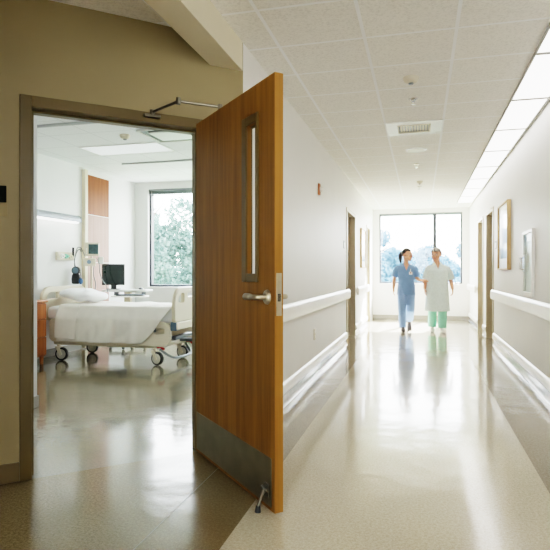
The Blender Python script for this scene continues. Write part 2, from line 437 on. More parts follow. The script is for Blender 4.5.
# ------------------------------------------------------------------ handrails
def handrail(x, y0, y1, side, label):
    t = empty('handrail', (x, (y0+y1)/2, .80), 0, label, 'handrail', 'white wall handrails in the corridor')
    h = (y1-y0)/2
    prof = [(.035, -.07), (.05, -.074), (.068, -.066), (.074, -.04), (.074, .03), (.066, .058), (.05, .072), (.036, .066)]
    mb = MB(); mb.loft([[(side*o, y, z) for o, z in prof] for y in (-h+.01, h-.01)])
    mb.build('rail', M['rail'], t, smooth=True)
    for s in (-1, 1):
        e = MB(); e.loft([[(side*o*f, s*y, z*g) for o, z in prof] for y, f, g in ((h-.01, 1, 1), (h+.004, .98, .97), (h+.012, .85, .85))]); 
        e.build('end_cap', M['white'], t, smooth=True)
    n = max(2, int((y1-y0)/1.1)+1)
    for i in range(n):
        y = -h+.12+(2*h-.24)*i/(n-1)
        b = MB(); b.box(min(0, side*.04), max(0, side*.04), y-.03, y+.03, -.035, .035); b.build('bracket', M['white'], t, bevel=.005)
    return t
handrail(XL, CY+.1, D1[0]-.06, 1, 'long white handrail on the left wall between wooden door and first doorway')
handrail(XL, D1[1]+.08, D2[0]-.07, 1, 'short white handrail beneath the picture on the left wall')
handrail(XR, YB+.2, D3[0]-.2, -1, 'long white handrail beneath the extinguisher cabinet on the right wall')
handrail(XR, D4[1]+.1, YE-.15, -1, 'short white handrail on the right wall beside the end window')

# ------------------------------------------------------------------ door frames
def door_frame_mb(w, h, face, depth, stop=.0, proud=.014):
    """local x along the wall, y out of the wall, opening from 0..w"""
    mb = MB()
    for a, b in ((-face, 0.012), (w-.012, w+face)): mb.box(a, b, -depth, proud, 0, h+face)
    mb.box(.012, w-.012, -depth, proud, h-.012, h+face)
    return mb
mb = door_frame_mb(S1-S0, OPH, .05, .15)
st = (S1-S0)
mb.box(.012, .026, -.11, -.05, 0, OPH-.012); mb.box(st-.026, st-.012, -.11, -.05, 0, OPH-.012); mb.box(.012, st-.012, -.11, -.05, OPH-.026, OPH-.012)
dfr = struct(mb.build('door_1', M['frame'], bevel=.003, loc=(*aw(S0), 0), rot=(0, 0, AW)))
sp = MB(); sp.box(st-.014, st-.010, -.045, -.005, .96, 1.12); sp.build('strike_plate', M['steel'], dfr, bevel=.001)

def corridor_door(n, x, y0, y1, side):
    t = empty('door_%d' % n, (x, y0 if side < 0 else y1, 0), R(90) if side < 0 else R(-90), kind='structure')
    # local x runs along the wall, local y points out into the corridor
    w = y1-y0
    door_frame_mb(w, DH, .045, .14).build('door_frame', M['frame2'], t, bevel=.003)
    lf = MB(); lf.box(.016, w-.016, -.13, -.09, .012, DH-.014)
    leaf = lf.build('door_leaf', M['doorwood'], t, bevel=.002)
    hx = .08 if side < 0 else w-.08
    hb = MB(); hb.cyl((hx, -.09, 1.0), (hx, -.082, 1.0), .026); hb.tube([(hx, -.085, 1.0), (hx, -.04, 1.0), (hx+(.03 if side < 0 else -.03), -.035, 1.0), (hx+(.11 if side < 0 else -.11), -.035, 1.0)], .009, 10)
    hb.build('door_handle', M['steel'], leaf, smooth=True)
    return t
corridor_door(2, XL, D1[0], D1[1], 1); corridor_door(3, XL, D2[0], D2[1], 1)
corridor_door(4, XR, D3[0], D3[1], -1); corridor_door(5, XR, D4[0], D4[1], -1)

# ------------------------------------------------------------------ the open wooden door
LW, LT, LH = 1.038, .0445, 2.072
hx, hy = aw(.334, .016)
DA = AW+R(90)
door = empty('wooden_door', (hx, hy, 0), DA, 'open oak door with narrow vision glass and steel kick plate', 'door', kind='thing')
VX0, VX1, VZ0, VZ1 = .698, .852, 1.12, 1.90
lb = MB()
def leaf_cells():
    xs = [0, VX0, VX1, LW]; zs = [.014, VZ0, VZ1, LH]
    for i in range(3):
        for j in range(3):
            if i == 1 and j == 1: continue
            a, b, c, d = xs[i], xs[i+1], zs[j], zs[j+1]
            lb.add([(a, 0, c), (b, 0, c), (b, 0, d), (a, 0, d)], [(0, 1, 2, 3)], 0)
            lb.add([(a, LT, c), (b, LT, c), (b, LT, d), (a, LT, d)], [(0, 1, 2, 3)], 0)
    for x, mi in ((0, 1), (LW, 1)):
        for j in range(3): lb.add([(x, 0, zs[j]), (x, LT, zs[j]), (x, LT, zs[j+1]), (x, 0, zs[j+1])], [(0, 1, 2, 3)], mi)
    for z in (.014, LH):
        for i in range(3): lb.add([(xs[i], 0, z), (xs[i+1], 0, z), (xs[i+1], LT, z), (xs[i], LT, z)], [(0, 1, 2, 3)], 1)
    for x in (VX0, VX1): lb.add([(x, 0, VZ0), (x, LT, VZ0), (x, LT, VZ1), (x, 0, VZ1)], [(0, 1, 2, 3)], 1)
    for z in (VZ0, VZ1): lb.add([(VX0, 0, z), (VX1, 0, z), (VX1, LT, z), (VX0, LT, z)], [(0, 1, 2, 3)], 1)
leaf_cells()
leaf_me = bpy.data.meshes.new('leaf'); leaf_me.from_pydata(lb.v, [], lb.f); leaf_me.update(); leaf_me.polygons.foreach_set('material_index', lb.mi)
bm = bmesh.new(); bm.from_mesh(leaf_me); bmesh.ops.remove_doubles(bm, verts=bm.verts, dist=1e-5); bmesh.ops.recalc_face_normals(bm, faces=bm.faces); bm.to_mesh(leaf_me); bm.free()
link('door_leaf', leaf_me, [M['oak'], M['oakedge']], door)
M['goldframe'] = flat('brass_brown_frame', (96, 76, 38), .4, .2, .05)
vf = MB()
for (y0, y1, ex) in ((-.008, .002, .044), (LT-.001, LT+.006, .004)):
    vf.box(VX0-.008, VX0+ex, y0, y1, VZ0-.03, VZ1+.03); vf.box(VX1-.006, VX1+.022, y0, y1, VZ0-.03, VZ1+.03)
    vf.box(VX0+ex, VX1-.006, y0, y1, VZ0-.03, VZ0+.012); vf.box(VX0+ex, VX1-.006, y0, y1, VZ1-.012, VZ1+.03)
vfo = vf.build('vision_frame', M['goldframe'], door, bevel=.002)
vg = MB(); vg.add([(VX0+.001, LT/2, VZ0+.001), (VX1-.001, LT/2, VZ0+.001), (VX1-.001, LT/2, VZ1-.001), (VX0+.001, LT/2, VZ1-.001)], [(0, 1, 2, 3)]); vg.build('vision_glass', M['glass'], vfo)
kp = MB(); kp.box(.012, LW-.03, -.0025, -.0002, .03, .262)
kpo = kp.build('kick_plate', M['kick'], door, bevel=.0008)
sc_ = MB()
for i in range(7):
    for z in (.045, .247):
        x = .04+i*(LW-.11)/6; sc_.cyl((x, -.0035, z), (x, -.002, z), .0035, .0042, 10)
sc_.build('screw', M['darksteel'], kpo, smooth=True)['kind'] = 'stuff'
HXp, HZ = .965, 1.02
for side, y in ((-1, 0), (1, LT)):
    rs = MB(); rs.cyl((HXp, y, HZ), (HXp, y+side*.008, HZ), .036, .034, 28); rs.cyl((HXp, y+side*.008, HZ), (HXp, y+side*.014, HZ), .030, .026, 28)
    ro = rs.build('handle_rose', M['steel'], door, smooth=True)
    lv = MB(); lv.tube([(HXp, y+side*.01, HZ), (HXp, y+side*.045, HZ), (HXp-.008, y+side*.058, HZ), (HXp-.03, y+side*.062, HZ), (HXp-.06, y+side*.062, HZ)], [.012, .012, .013, .0125, .0125], 14)
    lv.tube([(HXp-.058, y+side*.062, HZ), (HXp-.062, y+side*.062, HZ), (HXp-.118, y+side*.060, HZ), (HXp-.125, y+side*.060, HZ)], [.012, .0165, .0165, .012], 14)
    lv.build('lever', M['steel'], ro, smooth=True)
lp = MB(); lp.box(LW-.001, LW+.0025, .008, LT-.008, HZ-.085, HZ+.115); lpo = lp.build('lock_plate', M['steel'], door, bevel=.001)
lt = MB(); lt.box(LW, LW+.004, .014, LT-.014, HZ-.018, HZ+.018, 0); lt.build('latch_pocket', M['dark'], lpo, bevel=.001)
lt = MB(); lt.add([(LW+.003, .016, HZ-.012), (LW+.003, LT-.016, HZ-.012), (LW+.003, LT-.016, HZ+.012), (LW+.003, .016, HZ+.012), (LW+.014, LT-.018, HZ-.012), (LW+.014, LT-.018, HZ+.012)],
               [(0, 1, 4), (3, 5, 2), (0, 4, 5, 3), (1, 2, 5, 4), (0, 3, 2, 1)]); lt.build('latch_bolt', M['chrome'], lpo)
# kick-down holder
kd = MB(); kd.box(LW-.09, LW-.045, -.012, -.002, .072, .135); kd.cyl((LW-.097, -.018, .112), (LW-.038, -.018, .112), .009, None, 14)
kdo = kd.build('door_holder', M['darksteel'], door, bevel=.003)
hd_ = MB(); hd_.tube([(LW-.068, -.02, .112), (LW-.074, -.034, .075), (LW-.08, -.046, .03)], [.009, .008, .008], 12); hd_.build('holder_arm', M['darksteel'], kdo, smooth=True)
hf = MB(); hf.cyl((LW-.081, -.048, .001), (LW-.08, -.046, .032), .015, .011, 16); hf.build('rubber_foot', M['rubber'], kdo, smooth=True)
# hinges, closer arm
for z in (.25, 1.05, 1.85):
    hg = MB(); hg.cyl((-.006, LT+.006, z-.055), (-.006, LT+.006, z+.055), .008, None, 12); hg.build('hinge', M['steel'], door, smooth=True)
ca = MB()
inv = Matrix.Rotation(-DA, 4, 'Z') @ Matrix.Translation((-hx, -hy, 0))
def dl(x, y, z): p = inv @ Vector((x, y, z)); return tuple(p)
b0 = aw(.621, .035); e0 = aw(.53, .25)
E = dl(e0[0], e0[1], 2.125); B = dl(b0[0], b0[1], 2.105); Dp = (.34, .02, 2.095)
ca.cyl((*B[:2], 2.085), (*B[:2], 2.118), .014, None, 14)
ca.tube([B, E], [.0085, .0085], 10); ca.tube([E, Dp], [.0085, .0085], 10)
ca.cyl((E[0], E[1], E[2]-.018), (E[0], E[1], E[2]+.02), .014, None, 14)
ca.cyl((Dp[0], Dp[1], 2.072), (Dp[0], Dp[1], 2.108), .014, None, 14)
ca.build('closer_arm', M['darksteel'], door, smooth=True)
bk = MB(); bx_, by_ = aw(.66, .016), aw(.58, .016)
q = MB(); c0 = dl(*aw(.62, .03), 2.085); q.box(c0[0]-.014, c0[0]+.014, c0[1]-.05, c0[1]+.05, 2.072, 2.092); q.build('closer_bracket', M['darksteel'], door, bevel=.003)
cb = MB(); cb.box(.05, .33, LT+.002, LT+.06, 1.99, 2.06); cb.build('closer_body', M['steel'], door, bevel=.008)

# room sign on the slanted wall
sg = empty('room_sign', (*aw(1.486), 1.53), AW, 'black and tan room sign plate on tan wall left of doorway', 'sign')
q = MB(); q.box(-.075, .075, .001, .007, -.015, .075); q.build('sign_plate', M['black'], sg, bevel=.002)
q = MB(); q.box(-.08, .08, .001, .005, -.09, -.018); q.build('insert_plate', M['sigplate'], sg, bevel=.002)

# ------------------------------------------------------------------ windows
def window(n, x0, x1, z0, z1, y, mull, dep=.12):
    t = empty('window_%d' % n, ((x0+x1)/2, y, z0), 0, kind='structure')
    w = (x1-x0)/2; h = z1-z0; f = .035
    mb = MB()
    mb.box(-w, -w+f, .06, dep+.04, 0, h); mb.box(w-f, w, .06, dep+.04, 0, h); mb.box(-w+f, w-f, .06, dep+.04, 0, f); mb.box(-w+f, w-f, .06, dep+.04, h-f, h)
    for m in mull: mb.box(m-(x0+x1)/2-.04, m-(x0+x1)/2+.04, .05, dep+.04, f, h-f)
    mb.build('window_frame', M['alum'], t, bevel=.004)
    xs = [-w+f] + [m-(x0+x1)/2 for m in mull] + [w-f]
    for i in range(len(xs)-1):
        p = MB(); p.add([(xs[i], .11, f), (xs[i+1], .11, f), (xs[i+1], .11, h-f), (xs[i], .11, h-f)], [(0, 1, 2, 3)]); p.build('pane', M['glass'], t)
    s = MB(); s.box(-w-.01, w+.01, -.025, .06, -.022, -.001); s.build('window_sill', M['white'], t, bevel=.004)
    return t
window(1, RWX0, RWX1, RWZ0, RWZ1, YF, [-3.3])
window(2, WX0, WX1, WZ0, WZ1, YE, [.32])
fill_window = window(3, -.74, .96, 1.0, 2.5, YB, []); fill_window.rotation_euler = (0, 0, math.pi)  # unseen window added in the rear opening for sky fill
def blind(x0, x1, y, z1, hgt, label):
    t = empty('window_blind', ((x0+x1)/2, y, z1), 0, label, 'blind'); w = (x1-x0)/2-.012
    h = MB(); h.box(-w, w, 0, .045, -.035, -.002); h.build('head_rail', M['blind'], t, bevel=.004)
    s = MB(); n = int(hgt/.008)
    for i in range(n): z = -.04-i*.008; s.add([(-w, .004, z), (w, .004, z), (w, .04, z-.003), (-w, .04, z-.003), (-w, .004, z-.0015), (w, .004, z-.0015), (w, .04, z-.0045), (-w, .04, z-.0045)], [(0, 1, 2, 3), (7, 6, 5, 4), (0, 4, 5, 1), (3, 2, 6, 7)])
    s.build('slat_stack', M['blind'], t)
    b = MB(); b.box(-w, w, .006, .038, -.052-hgt, -.042-hgt); b.build('bottom_rail', M['blind'], t, bevel=.003)
    wd = MB(); wd.cyl((-w+.06, -.004, -.04), (-w+.06, -.004, -.75), .004, None, 8); wd.build('tilt_wand', M['white'], t, smooth=True)
blind(RWX0, RWX1, YF+.006, RWZ1, .06, 'grey slatted blind raised to the top of the patient room window')
blind(WX0, WX1, YE+.006, WZ1, .03, 'grey slatted blind raised to the top of the corridor end window')

# ------------------------------------------------------------------ corridor ceiling things
lx0, lx1 = .757, 1.085
P = 1.065
lamps = []
for i, kk in enumerate(range(-6, 9)):
    y0 = 4.15+kk*P-P
    lamps.append(y0)
ordw = ['nearest', 'second nearest', 'third nearest', 'fourth nearest', 'fifth nearest', 'sixth nearest', 'seventh nearest', 'eighth nearest', 'farthest']
first = None
vis = [y for y in lamps if y > 2.9]
for y0 in lamps:
    if first is None:
        first = empty('ceiling_light', (0, 0, 0))
        w2, h2 = (lx1-lx0)/2, P/2
        q = MB()
        q.box(-w2, -w2+.018, -h2, h2, -.012, .0); q.box(w2-.018, w2, -h2, h2, -.012, .0); q.box(-w2+.018, w2-.018, -h2, -h2+.02, -.012, 0); q.box(-w2+.018, w2-.018, h2-.02, h2, -.012, 0)
        q.build('light_frame', M['lightframe'], first, bevel=.002)
        d = MB(); d.add([(-w2+.017, -h2+.019, -.006), (w2-.017, -h2+.019, -.006), (w2-.017, h2-.019, -.006), (-w2+.017, h2-.019, -.006)], [(0, 3, 2, 1)]); d.build('diffuser', M['strip'], first)
        o = first
    else: o = copy_tree(first)
    o.location = ((lx0+lx1)/2, y0+P/2, HC-.001)
    if y0 in vis:
        i = vis.index(y0); o['label'] = 'fluorescent ceiling panel along the right wall, %s one in view' % (ordw[i] if i < len(ordw)-1 else ordw[-1])
        if i == len(vis)-1: o['label'] = 'fluorescent ceiling panel along the right wall, farthest one in view'
    else: o['label'] = 'fluorescent ceiling panel overhead along the right wall, out of view behind the camera'
    o['category'] = 'ceiling light'; o['group'] = 'fluorescent panels along the right side of the corridor ceiling'

def smoke(x, y, z, label, r=.058):
    t = empty('smoke_detector', (x, y, z-.001), 0, label, 'smoke detector')
    b = MB(); b.cyl((0, 0, 0), (0, 0, -.014), r, r, 28); b.build('base', M['beige'], t, bevel=.003)
    b = MB(); b.tube([(0, 0, -.014), (0, 0, -.03), (0, 0, -.042), (0, 0, -.046)], [r*.9, r*.86, r*.6, r*.3], 28); b.build('sensor_head', M['beige'], t, smooth=True)
    b = MB(); b.cyl((0, 0, -.046), (0, 0, -.056), r*.34, r*.28, 18); b.build('grille', M['greymetal'], t, smooth=True)
smoke(-.075, 4.42, HC, 'beige round smoke detector on corridor ceiling nearest the camera', .062)
smoke(-3.255, 5.61, HR, 'round smoke detector on the patient room ceiling', .06)
def sprinkler(x, y, label):
    t = empty('sprinkler', (x, y, HC-.001), 0, label, 'sprinkler')
    b = MB(); b.tube([(0, 0, 0), (0, 0, -.004), (0, 0, -.01)], [.042, .04, .022], 24); b.build('escutcheon', M['chrome'], t, smooth=True)
    b = MB(); b.cyl((0, 0, -.01), (0, 0, -.022), .011); b.tube([(-.012, 0, -.02), (-.014, 0, -.035), (0, 0, -.048)], .003, 8); b.tube([(.012, 0, -.02), (.014, 0, -.035), (0, 0, -.048)], .003, 8); b.cyl((0, 0, -.047), (0, 0, -.05), .02); b.build('sprinkler_head', M['chrome'], t, smooth=True)
sprinkler(-.066, 4.98, 'small chrome fire sprinkler on ceiling between smoke detector and air vent')
sprinkler(-.06, 8.0, 'small fire sprinkler on ceiling just beyond the round speaker disc')
sprinkler(-.03, 10.1, 'distant small fire sprinkler on ceiling above the two walking people')
# air vent tile
t = empty('air_vent', (-.069, 5.975, HC-.001), 0, 'white ceiling air vent with central louvred grille', 'air vent')
q = MB(); a, b, c, d = .283, .263, .16, .15
q.box(-a, a, -b, -d, -.008, 0); q.box(-a, a, d, b, -.008, 0); q.box(-a, -c, -d, d, -.008, 0); q.box(c, a, -d, d, -.008, 0); q.build('face_panel', M['white'], t, bevel=.003)
q = MB()
for i in range(11):
    x = -.14+i*.028; q.add([(x, -d, -.012), (x, d, -.012), (x+.018, d, -.001), (x+.018, -d, -.001)], [(0, 1, 2, 3)])
q.build('louvre', M['beige'], t)
q = MB(); q.box(-c, c, -d, d, -.0015, -.0005); q.build('vent_throat', M['greymetal'], t)
q = MB()
for (x0, x1, y0, y1) in ((-c-.008, c+.008, -d-.008, -d+.004), (-c-.008, c+.008, d-.004, d+.008), (-c-.008, -c+.004, -d, d), (c-.004, c+.008, -d, d)): q.box(x0, x1, y0, y1, -.016, -.004)
q.build('grille_frame', M['beige'], t, bevel=.002)
t = empty('ceiling_speaker', (-.058, 7.05, HC-.001), 0, 'round white ceiling speaker disc beyond the air vent', 'speaker')
q = MB(); q.tube([(0, 0, 0), (0, 0, -.008), (0, 0, -.012)], [.13, .126, .11], 36); q.build('rim', M['white'], t, smooth=True)
q = MB(); q.tube([(0, 0, -.012), (0, 0, -.015), (0, 0, -.017)], [.106, .08, .02], 36); q.build('speaker_grille', M['beige'], t, smooth=True)
smoke(-.02, 9.5, HC, 'farther small smoke detector on corridor ceiling above the walkers', .05)

# ------------------------------------------------------------------ corridor wall things
t = empty('wall_light', (XL, 6.24, 2.09), 0, 'small call light with brown back plate high on left wall', 'wall light')  # dome call light of the corridor
q = MB(); q.box(.001, .022, -.035, .035, -.065, .065); q.build('back_plate', M['cherry'], t, bevel=.003)
q = MB(); q.tube([(.022, 0, 0), (.03, 0, 0), (.05, 0, 0), (.058, 0, 0)], [.03, .03, .024, .01], 18); q.build('dome', M['white'], t, smooth=True)

def outlet(x, y, z, side, label, plain=False):
    t = empty('wall_outlet' if not plain else 'room_sign', (x, y, z), 0, label, 'outlet' if not plain else 'sign')
    s = side
    q = MB(); q.box(min(s*.001, s*.007), max(s*.001, s*.007), -.05, .05, -.06, .06); q.build('cover_plate', M['beige'] if not plain else M['greymetal'], t, bevel=.002)
    if not plain:
        for z_ in (-.024, .024):
            q = MB(); q.box(min(s*.007, s*.009), max(s*.007, s*.009), -.016, .016, z_-.014, z_+.014); q.build('socket', M['white'], t, bevel=.001)
    else:
        q = MB(); q.box(min(s*.007, s*.009), max(s*.007, s*.009), -.03, .03, -.05, .03); q.build('insert', M['white'], t, bevel=.001)
outlet(XL, 6.0, .45, 1, 'beige power outlet low on the left wall under the handrail')
outlet(XL, 8.40, 1.56, 1, 'small grey name plate on left wall beside the first doorway', True)
outlet(XR, 8.90, 1.55, -1, 'small grey name plate on right wall between doorway and framed picture', True)

def picture(x, y0, y1, z0, z1, side, label, d=.05):
    t = empty('framed_picture', (x, (y0+y1)/2, (z0+z1)/2), 0, label, 'picture', None)
    w, h, f = (y1-y0)/2, (z1-z0)/2, .02
    def B(mb, a0, a1, b0, b1, c0, c1): mb.box(min(side*a0, side*a1), max(side*a0, side*a1), b0, b1, c0, c1)
    q = MB(); B(q, .002, d, -w, -w+f, -h, h); B(q, .002, d, w-f, w, -h, h); B(q, .002, d, -w+f, w-f, -h, -h+f); B(q, .002, d, -w+f, w-f, h-f, h); q.build('frame', M['picwood'], t, bevel=.003)
    k = NT('muted_print'); v = k.coords(); c = k.ramp(k.noise(v, 2.4, 3), [(.35, s2l((226, 226, 224))), (.6, s2l((200, 204, 206))), (.75, s2l((170, 176, 178)))]); k.set(Base_Color=c, Roughness=.06, Specular_IOR_Level=.6)
    q = MB(); B(q, .003, d*.55, -w+f, w-f, -h+f, h-f); q.build('mat_board', M['paper'], t)
    q = MB(); B(q, d*.55+.0005, d*.55+.003, -w*.62, w*.62, -h*.66, h*.66); q.build('print', k.m, t)
picture(XR, 7.47, 8.38, 1.17, 2.06, -1, 'oak framed picture on the right wall')
picture(XL, 10.72, 11.55, 1.22, 2.0, 1, 'thin framed picture on the left wall between two doorways', .04)

# fire extinguisher cabinet
t = empty('extinguisher_cabinet', (XR, 6.235, 1.235), 0, 'white recessed cabinet with glass door on right wall above handrail', 'cabinet')
w, h, f = .265, .345, .04
q = MB(); q.box(-.03, -.001, -w, -w+f, -h, h); q.box(-.03, -.001, w-f, w, -h, h); q.box(-.03, -.001, -w+f, w-f, -h, -h+f); q.box(-.03, -.001, -w+f, w-f, h-f, h); q.build('cabinet_frame', M['white'], t, bevel=.004)
q = MB(); q.box(-.006, -.002, -w+f, w-f, -h+f, h-f); q.build('back_panel', M['white'], t)
q = MB(); q.add([(-.024, -w+f, -h+f), (-.024, w-f, -h+f), (-.024, w-f, h-f), (-.024, -w+f, h-f)], [(0, 1, 2, 3)]); dg_ = q.build('door_glass', M['cabglass'], t)
q = MB(); q.box(-.038, -.030, .12, .2, -.09, .09); q.tube([(-.035, .16, .07), (-.07, .16, .06), (-.07, .16, -.06), (-.035, .16, -.07)], .008, 10); q.build('pull_handle', M['chrome'], t, bevel=.002)

# ------------------------------------------------------------------ patient room: fixtures
t = empty('curtain_track', (-2.9, 5.0, HR), 0, 'grey curtain track across the room ceiling near the doorway', 'curtain track')
q = MB(); q.box(-1.9, 1.5, -.016, .016, -.028, -.001); q.build('track_rail', M['trackgrey'], t, bevel=.003)
t = empty('curtain_track', (-2.9, 7.07, HR), 0, 'grey curtain track across the room ceiling beyond the bed', 'curtain track')
q = MB(); q.box(-1.25, 1.5, -.012, .012, -.022, -.001); q.build('track_rail', M['trackgrey'], t, bevel=.003)
t = empty('ceiling_panel_light', (-3.59, 6.25, HR-.001), 0, 'rectangular ceiling light panel over the hospital bed', 'ceiling light')
q = MB(); q.box(-.535, .535, -.25, -.235, -.012, 0); q.box(-.535, .535, .235, .25, -.012, 0); q.box(-.535, -.52, -.235, .235, -.012, 0); q.box(.52, .535, -.235, .235, -.012, 0); q.build('light_frame', M['white'], t, bevel=.002)
q = MB(); q.add([(-.52, -.235, -.006), (.52, -.235, -.006), (.52, .235, -.006), (-.52, .235, -.006)], [(0, 3, 2, 1)]); q.build('diffuser', M['rpanel'], t)
for px_, py_, lb_ in ((-1.97, 6.25, 'added fill light panel on the patient room ceiling hidden behind the open door'), (-2.3, 4.3, 'added unseen fill light panel on the patient room ceiling just inside the doorway')):  # two unseen panels added to brighten the room
    c = copy_tree(t); c.location = (px_, py_, HR-.001); c['label'] = lb_
    for ch in c.children:
        if ch.name.startswith('diffuser'): ch.data = ch.data.copy(); ch.data.materials[0] = M['rpanel_fill']
t = empty('ceiling_diffuser', (-2.72, 5.72, HR-.001), 0, 'square ceiling air diffuser with black slots in the patient room', 'air vent')
q = MB(); q.box(-.29, .29, -.27, .27, -.004, 0); q.build('back_plate', M['dark'], t)
q = MB(); q.box(-.205, .205, -.185, .185, -.022, -.008); q.build('centre_panel', M['white'], t, bevel=.004)
q = MB(); q.box(-.3, .3, -.28, -.262, -.016, 0); q.box(-.3, .3, .262, .28, -.016, 0); q.box(-.3, -.282, -.262, .262, -.016, 0); q.box(.282, .3, -.262, .262, -.016, 0); q.build('rim', M['white'], t, bevel=.003)

# over-bed wall lamp
t = empty('wall_light', (XH, 6.25, 1.88), 0, 'long horizontal white wall lamp over the hospital bed', 'lamp')
prof = [(.0, .075), (.05, .073), (.088, .05), (.10, .01), (.094, -.022), (.0, -.022)]
q = MB(); q.loft([[(o+.001, y, z) for o, z in prof] for y in (-.75, .72)]); q.build('lamp_housing', M['silver'], t, smooth=True)
q = MB(); q.loft([[(o+.001, y, z) for o, z in [(.012, -.023), (.086, -.023), (.075, -.042), (.02, -.042)]] for y in (-.72, .69)]); q.build('lamp_diffuser', M['bedlamp'], t)
for s, y in ((-1, -.75), (1, .72)):
    q = MB(); q.loft([[(o*1.03+.001, y+s*d_, z*1.05) for o, z in prof] for d_ in (0, .012)]); q.build('end_cap', M['greymetal'], t, smooth=True)

# head-wall panel with column
t = empty('headwall_panel', (XH, 7.46, 0), 0, 'tall wood veneer wall panel with cream side column beside window', 'wall panel')
q = MB(); q.box(.001, .06, -.33, -.26, .02, 2.66); q.build('column', M['cream'], t, bevel=.006)
q = MB(); q.box(.001, .02, -.255, .37, .02, 2.66); q.build('panel_frame', M['white'], t, bevel=.003)
q = MB(); q.box(.02, .032, -.24, .355, 2.01, 2.60); q.build('upper_panel', M['panelwood'], t, bevel=.003)
q = MB(); q.box(.02, .032, -.24, .355, 1.29, 2.0); q.build('lower_panel', M['panelsheen'], t, bevel=.003)
q = MB(); q.box(.02, .032, -.24, .355, .03, 1.28); q.build('bottom_panel', M['panelsheen'], t, bevel=.003)
t = empty('gas_outlet_rail', (XH, 6.66, 1.36), 0, 'cream medical gas outlet rail on wall above the pillow', 'medical outlet')
q = MB(); q.box(.001, .05, -.14, .22, -.055, .06); q.build('housing', M['beige'], t, bevel=.006)
for y, m in ((-.07, 'white'), (.02, 'mint'), (.11, 'cream')):
    q = MB(); q.cyl((.05, y, 0), (.075, y, 0), .034, .03, 20); q.cyl((.075, y, 0), (.1, y, 0), .018, .016, 16); q.build('gas_port', M[m], t, smooth=True)
q = MB(); q.cyl((.055, .185, .0), (.055, .185, .13), .016, .014, 14); q.build('flow_meter', M['dark'], t, smooth=True)

# vital signs monitor on a bracket arm
t = empty('patient_monitor', (XH+.24, 7.02, 1.46), R(38), 'beige vital signs monitor on wall arm above the pillow', 'medical monitor')
q = MB(); q.box(-.10, .10, -.06, .06, -.09, .105); q.build('casing', M['beige'], t, bevel=.014)
q = MB(); q.box(-.05, .085, -.0655, -.06, -.06, .08); q.build('screen', M['monscreen'], t, bevel=.003)
for i, z in enumerate((-.05, -.02, .01)):
    q = MB(); q.cyl((-.075, -.06, z), (-.075, -.068, z), .010, .009, 12); q.build('knob', M['white'], t, smooth=True)
q = MB(); q.box(-.115, .055, -.05, .05, -.235, -.12); mod = q.build('module', M['beige'], t, bevel=.01)
q = MB(); q.cyl((-.04, -.05, -.175), (-.04, -.06, -.175), .03, .028, 20); q.build('dial', M['bluelabel'], mod, smooth=True)
q = MB(); q.cyl((0, .03, -.6), (0, .03, -.09), .014, None, 12); q.tube([(0, .05, .0), (-.02, .12, .0), (-.1, .17, .0)], .016, 10); q.build('bracket', M['steel'], t, smooth=True)
q = MB(); q.tube(cr([(.07, -.03, -.12), (.1, -.05, -.2), (.11, -.05, -.33), (.15, -.06, -.45), (.2, -.04, -.52), (.22, -.02, -.62)]), .006, 8); q.tube(cr([(-.09, -.03, -.1), (-.15, -.05, .02), (-.2, -.05, .02), (-.23, -.05, -.1), (-.24, -.05, -.25)]), .006, 8)
q.tube(cr([(.03, -.04, -.23), (.02, -.06, -.35), (.05, -.06, -.5), (.03, -.05, -.62)]), .006, 8); q.build('cable', M['greymetal'], t, smooth=True)
q = MB(); q.box(.09, .16, -.04, .02, -.20, -.10); q.build('connector_block', M['white'], t, bevel=.008)
t = empty('pressure_gauge', (XH+.075, 6.90, 1.10), R(12), 'black blood pressure gauge and cuff hanging on wall beside pillow', 'gauge')
q = MB(); q.cyl((0, -.01, .06), (0, -.05, .06), .062, .058, 24); q.build('dial_case', M['dark'], t, bevel=.004)
q = MB(); q.cyl((0, -.05, .06), (0, -.053, .06), .045, .045, 24); q.build('dial_face', M['slate'], t)
q = MB(); q.loft([[(math.cos(a_)*rx, math.sin(a_)*.03-.03, z) for a_ in [2*math.pi*k_/20 for k_ in range(20)]] for z, rx in ((-.13, .04), (-.12, .06), (-.06, .066), (.0, .058), (.02, .035))]); q.build('cuff', M['dark'], t, smooth=True)
q = MB(); q.ell((.075, -.035, -.09), (.03, .028, .045)); q.build('squeeze_bulb', M['blueplastic'], t, smooth=True)
q = MB(); q.tube(cr([(.0, -.03, .1), (-.02, -.03, .2), (.02, -.03, .34), (.06, -.02, .36), (.07, -.01, .33)]), .007, 8); q.tube(cr([(.075, -.035, -.05), (.07, -.04, .03), (.04, -.04, .05)]), .006, 8); q.build('hose', M['greymetal'], t, smooth=True)

# computer cart
cart = empty('computer_cart', (-4.28, 7.46, 0), R(14), 'white rolling computer cart behind the hospital bed', 'cart')
q = MB(); q.loft([[(x, y, z) for x, y in rrect(-.34, .34, -.2, .2, .05)] for z in (.845, .875)]); q.build('cart_top', M['white'], cart, bevel=.006)
q = MB(); q.loft([[(x, y, z) for x, y in rrect(-.14, .36, -.4, -.12, .04)] for z in (.775, .795)]); q.build('keyboard_tray', M['white'], cart, bevel=.004)
q = MB(); q.box(-.16, -.1, -.16, -.1, .795, .846); q.build('tray_bracket', M['greymetal'], cart, bevel=.004)
q = MB(); q.box(.25, .31, -.16, -.12, .795, .846); q.build('tray_bracket', M['greymetal'], cart, bevel=.004)
q = MB(); q.box(-.05, .05, -.03, .07, .10, .846); q.build('column', M['beige'], cart, bevel=.01)
q = MB(); q.box(-.28, .28, -.03, .03, .075, .11); q.box(-.03, .03, -.25, .25, .075, .11); q.build('base', M['greymetal'], cart, bevel=.01)
for x, y in ((-.26, 0), (.26, 0), (0, -.23), (0, .23)):
    q = MB(); q.cyl((x-.014, y, .04), (x+.014, y, .04), .038, None, 18); q.build('caster', M['rubber'], cart, bevel=.004)
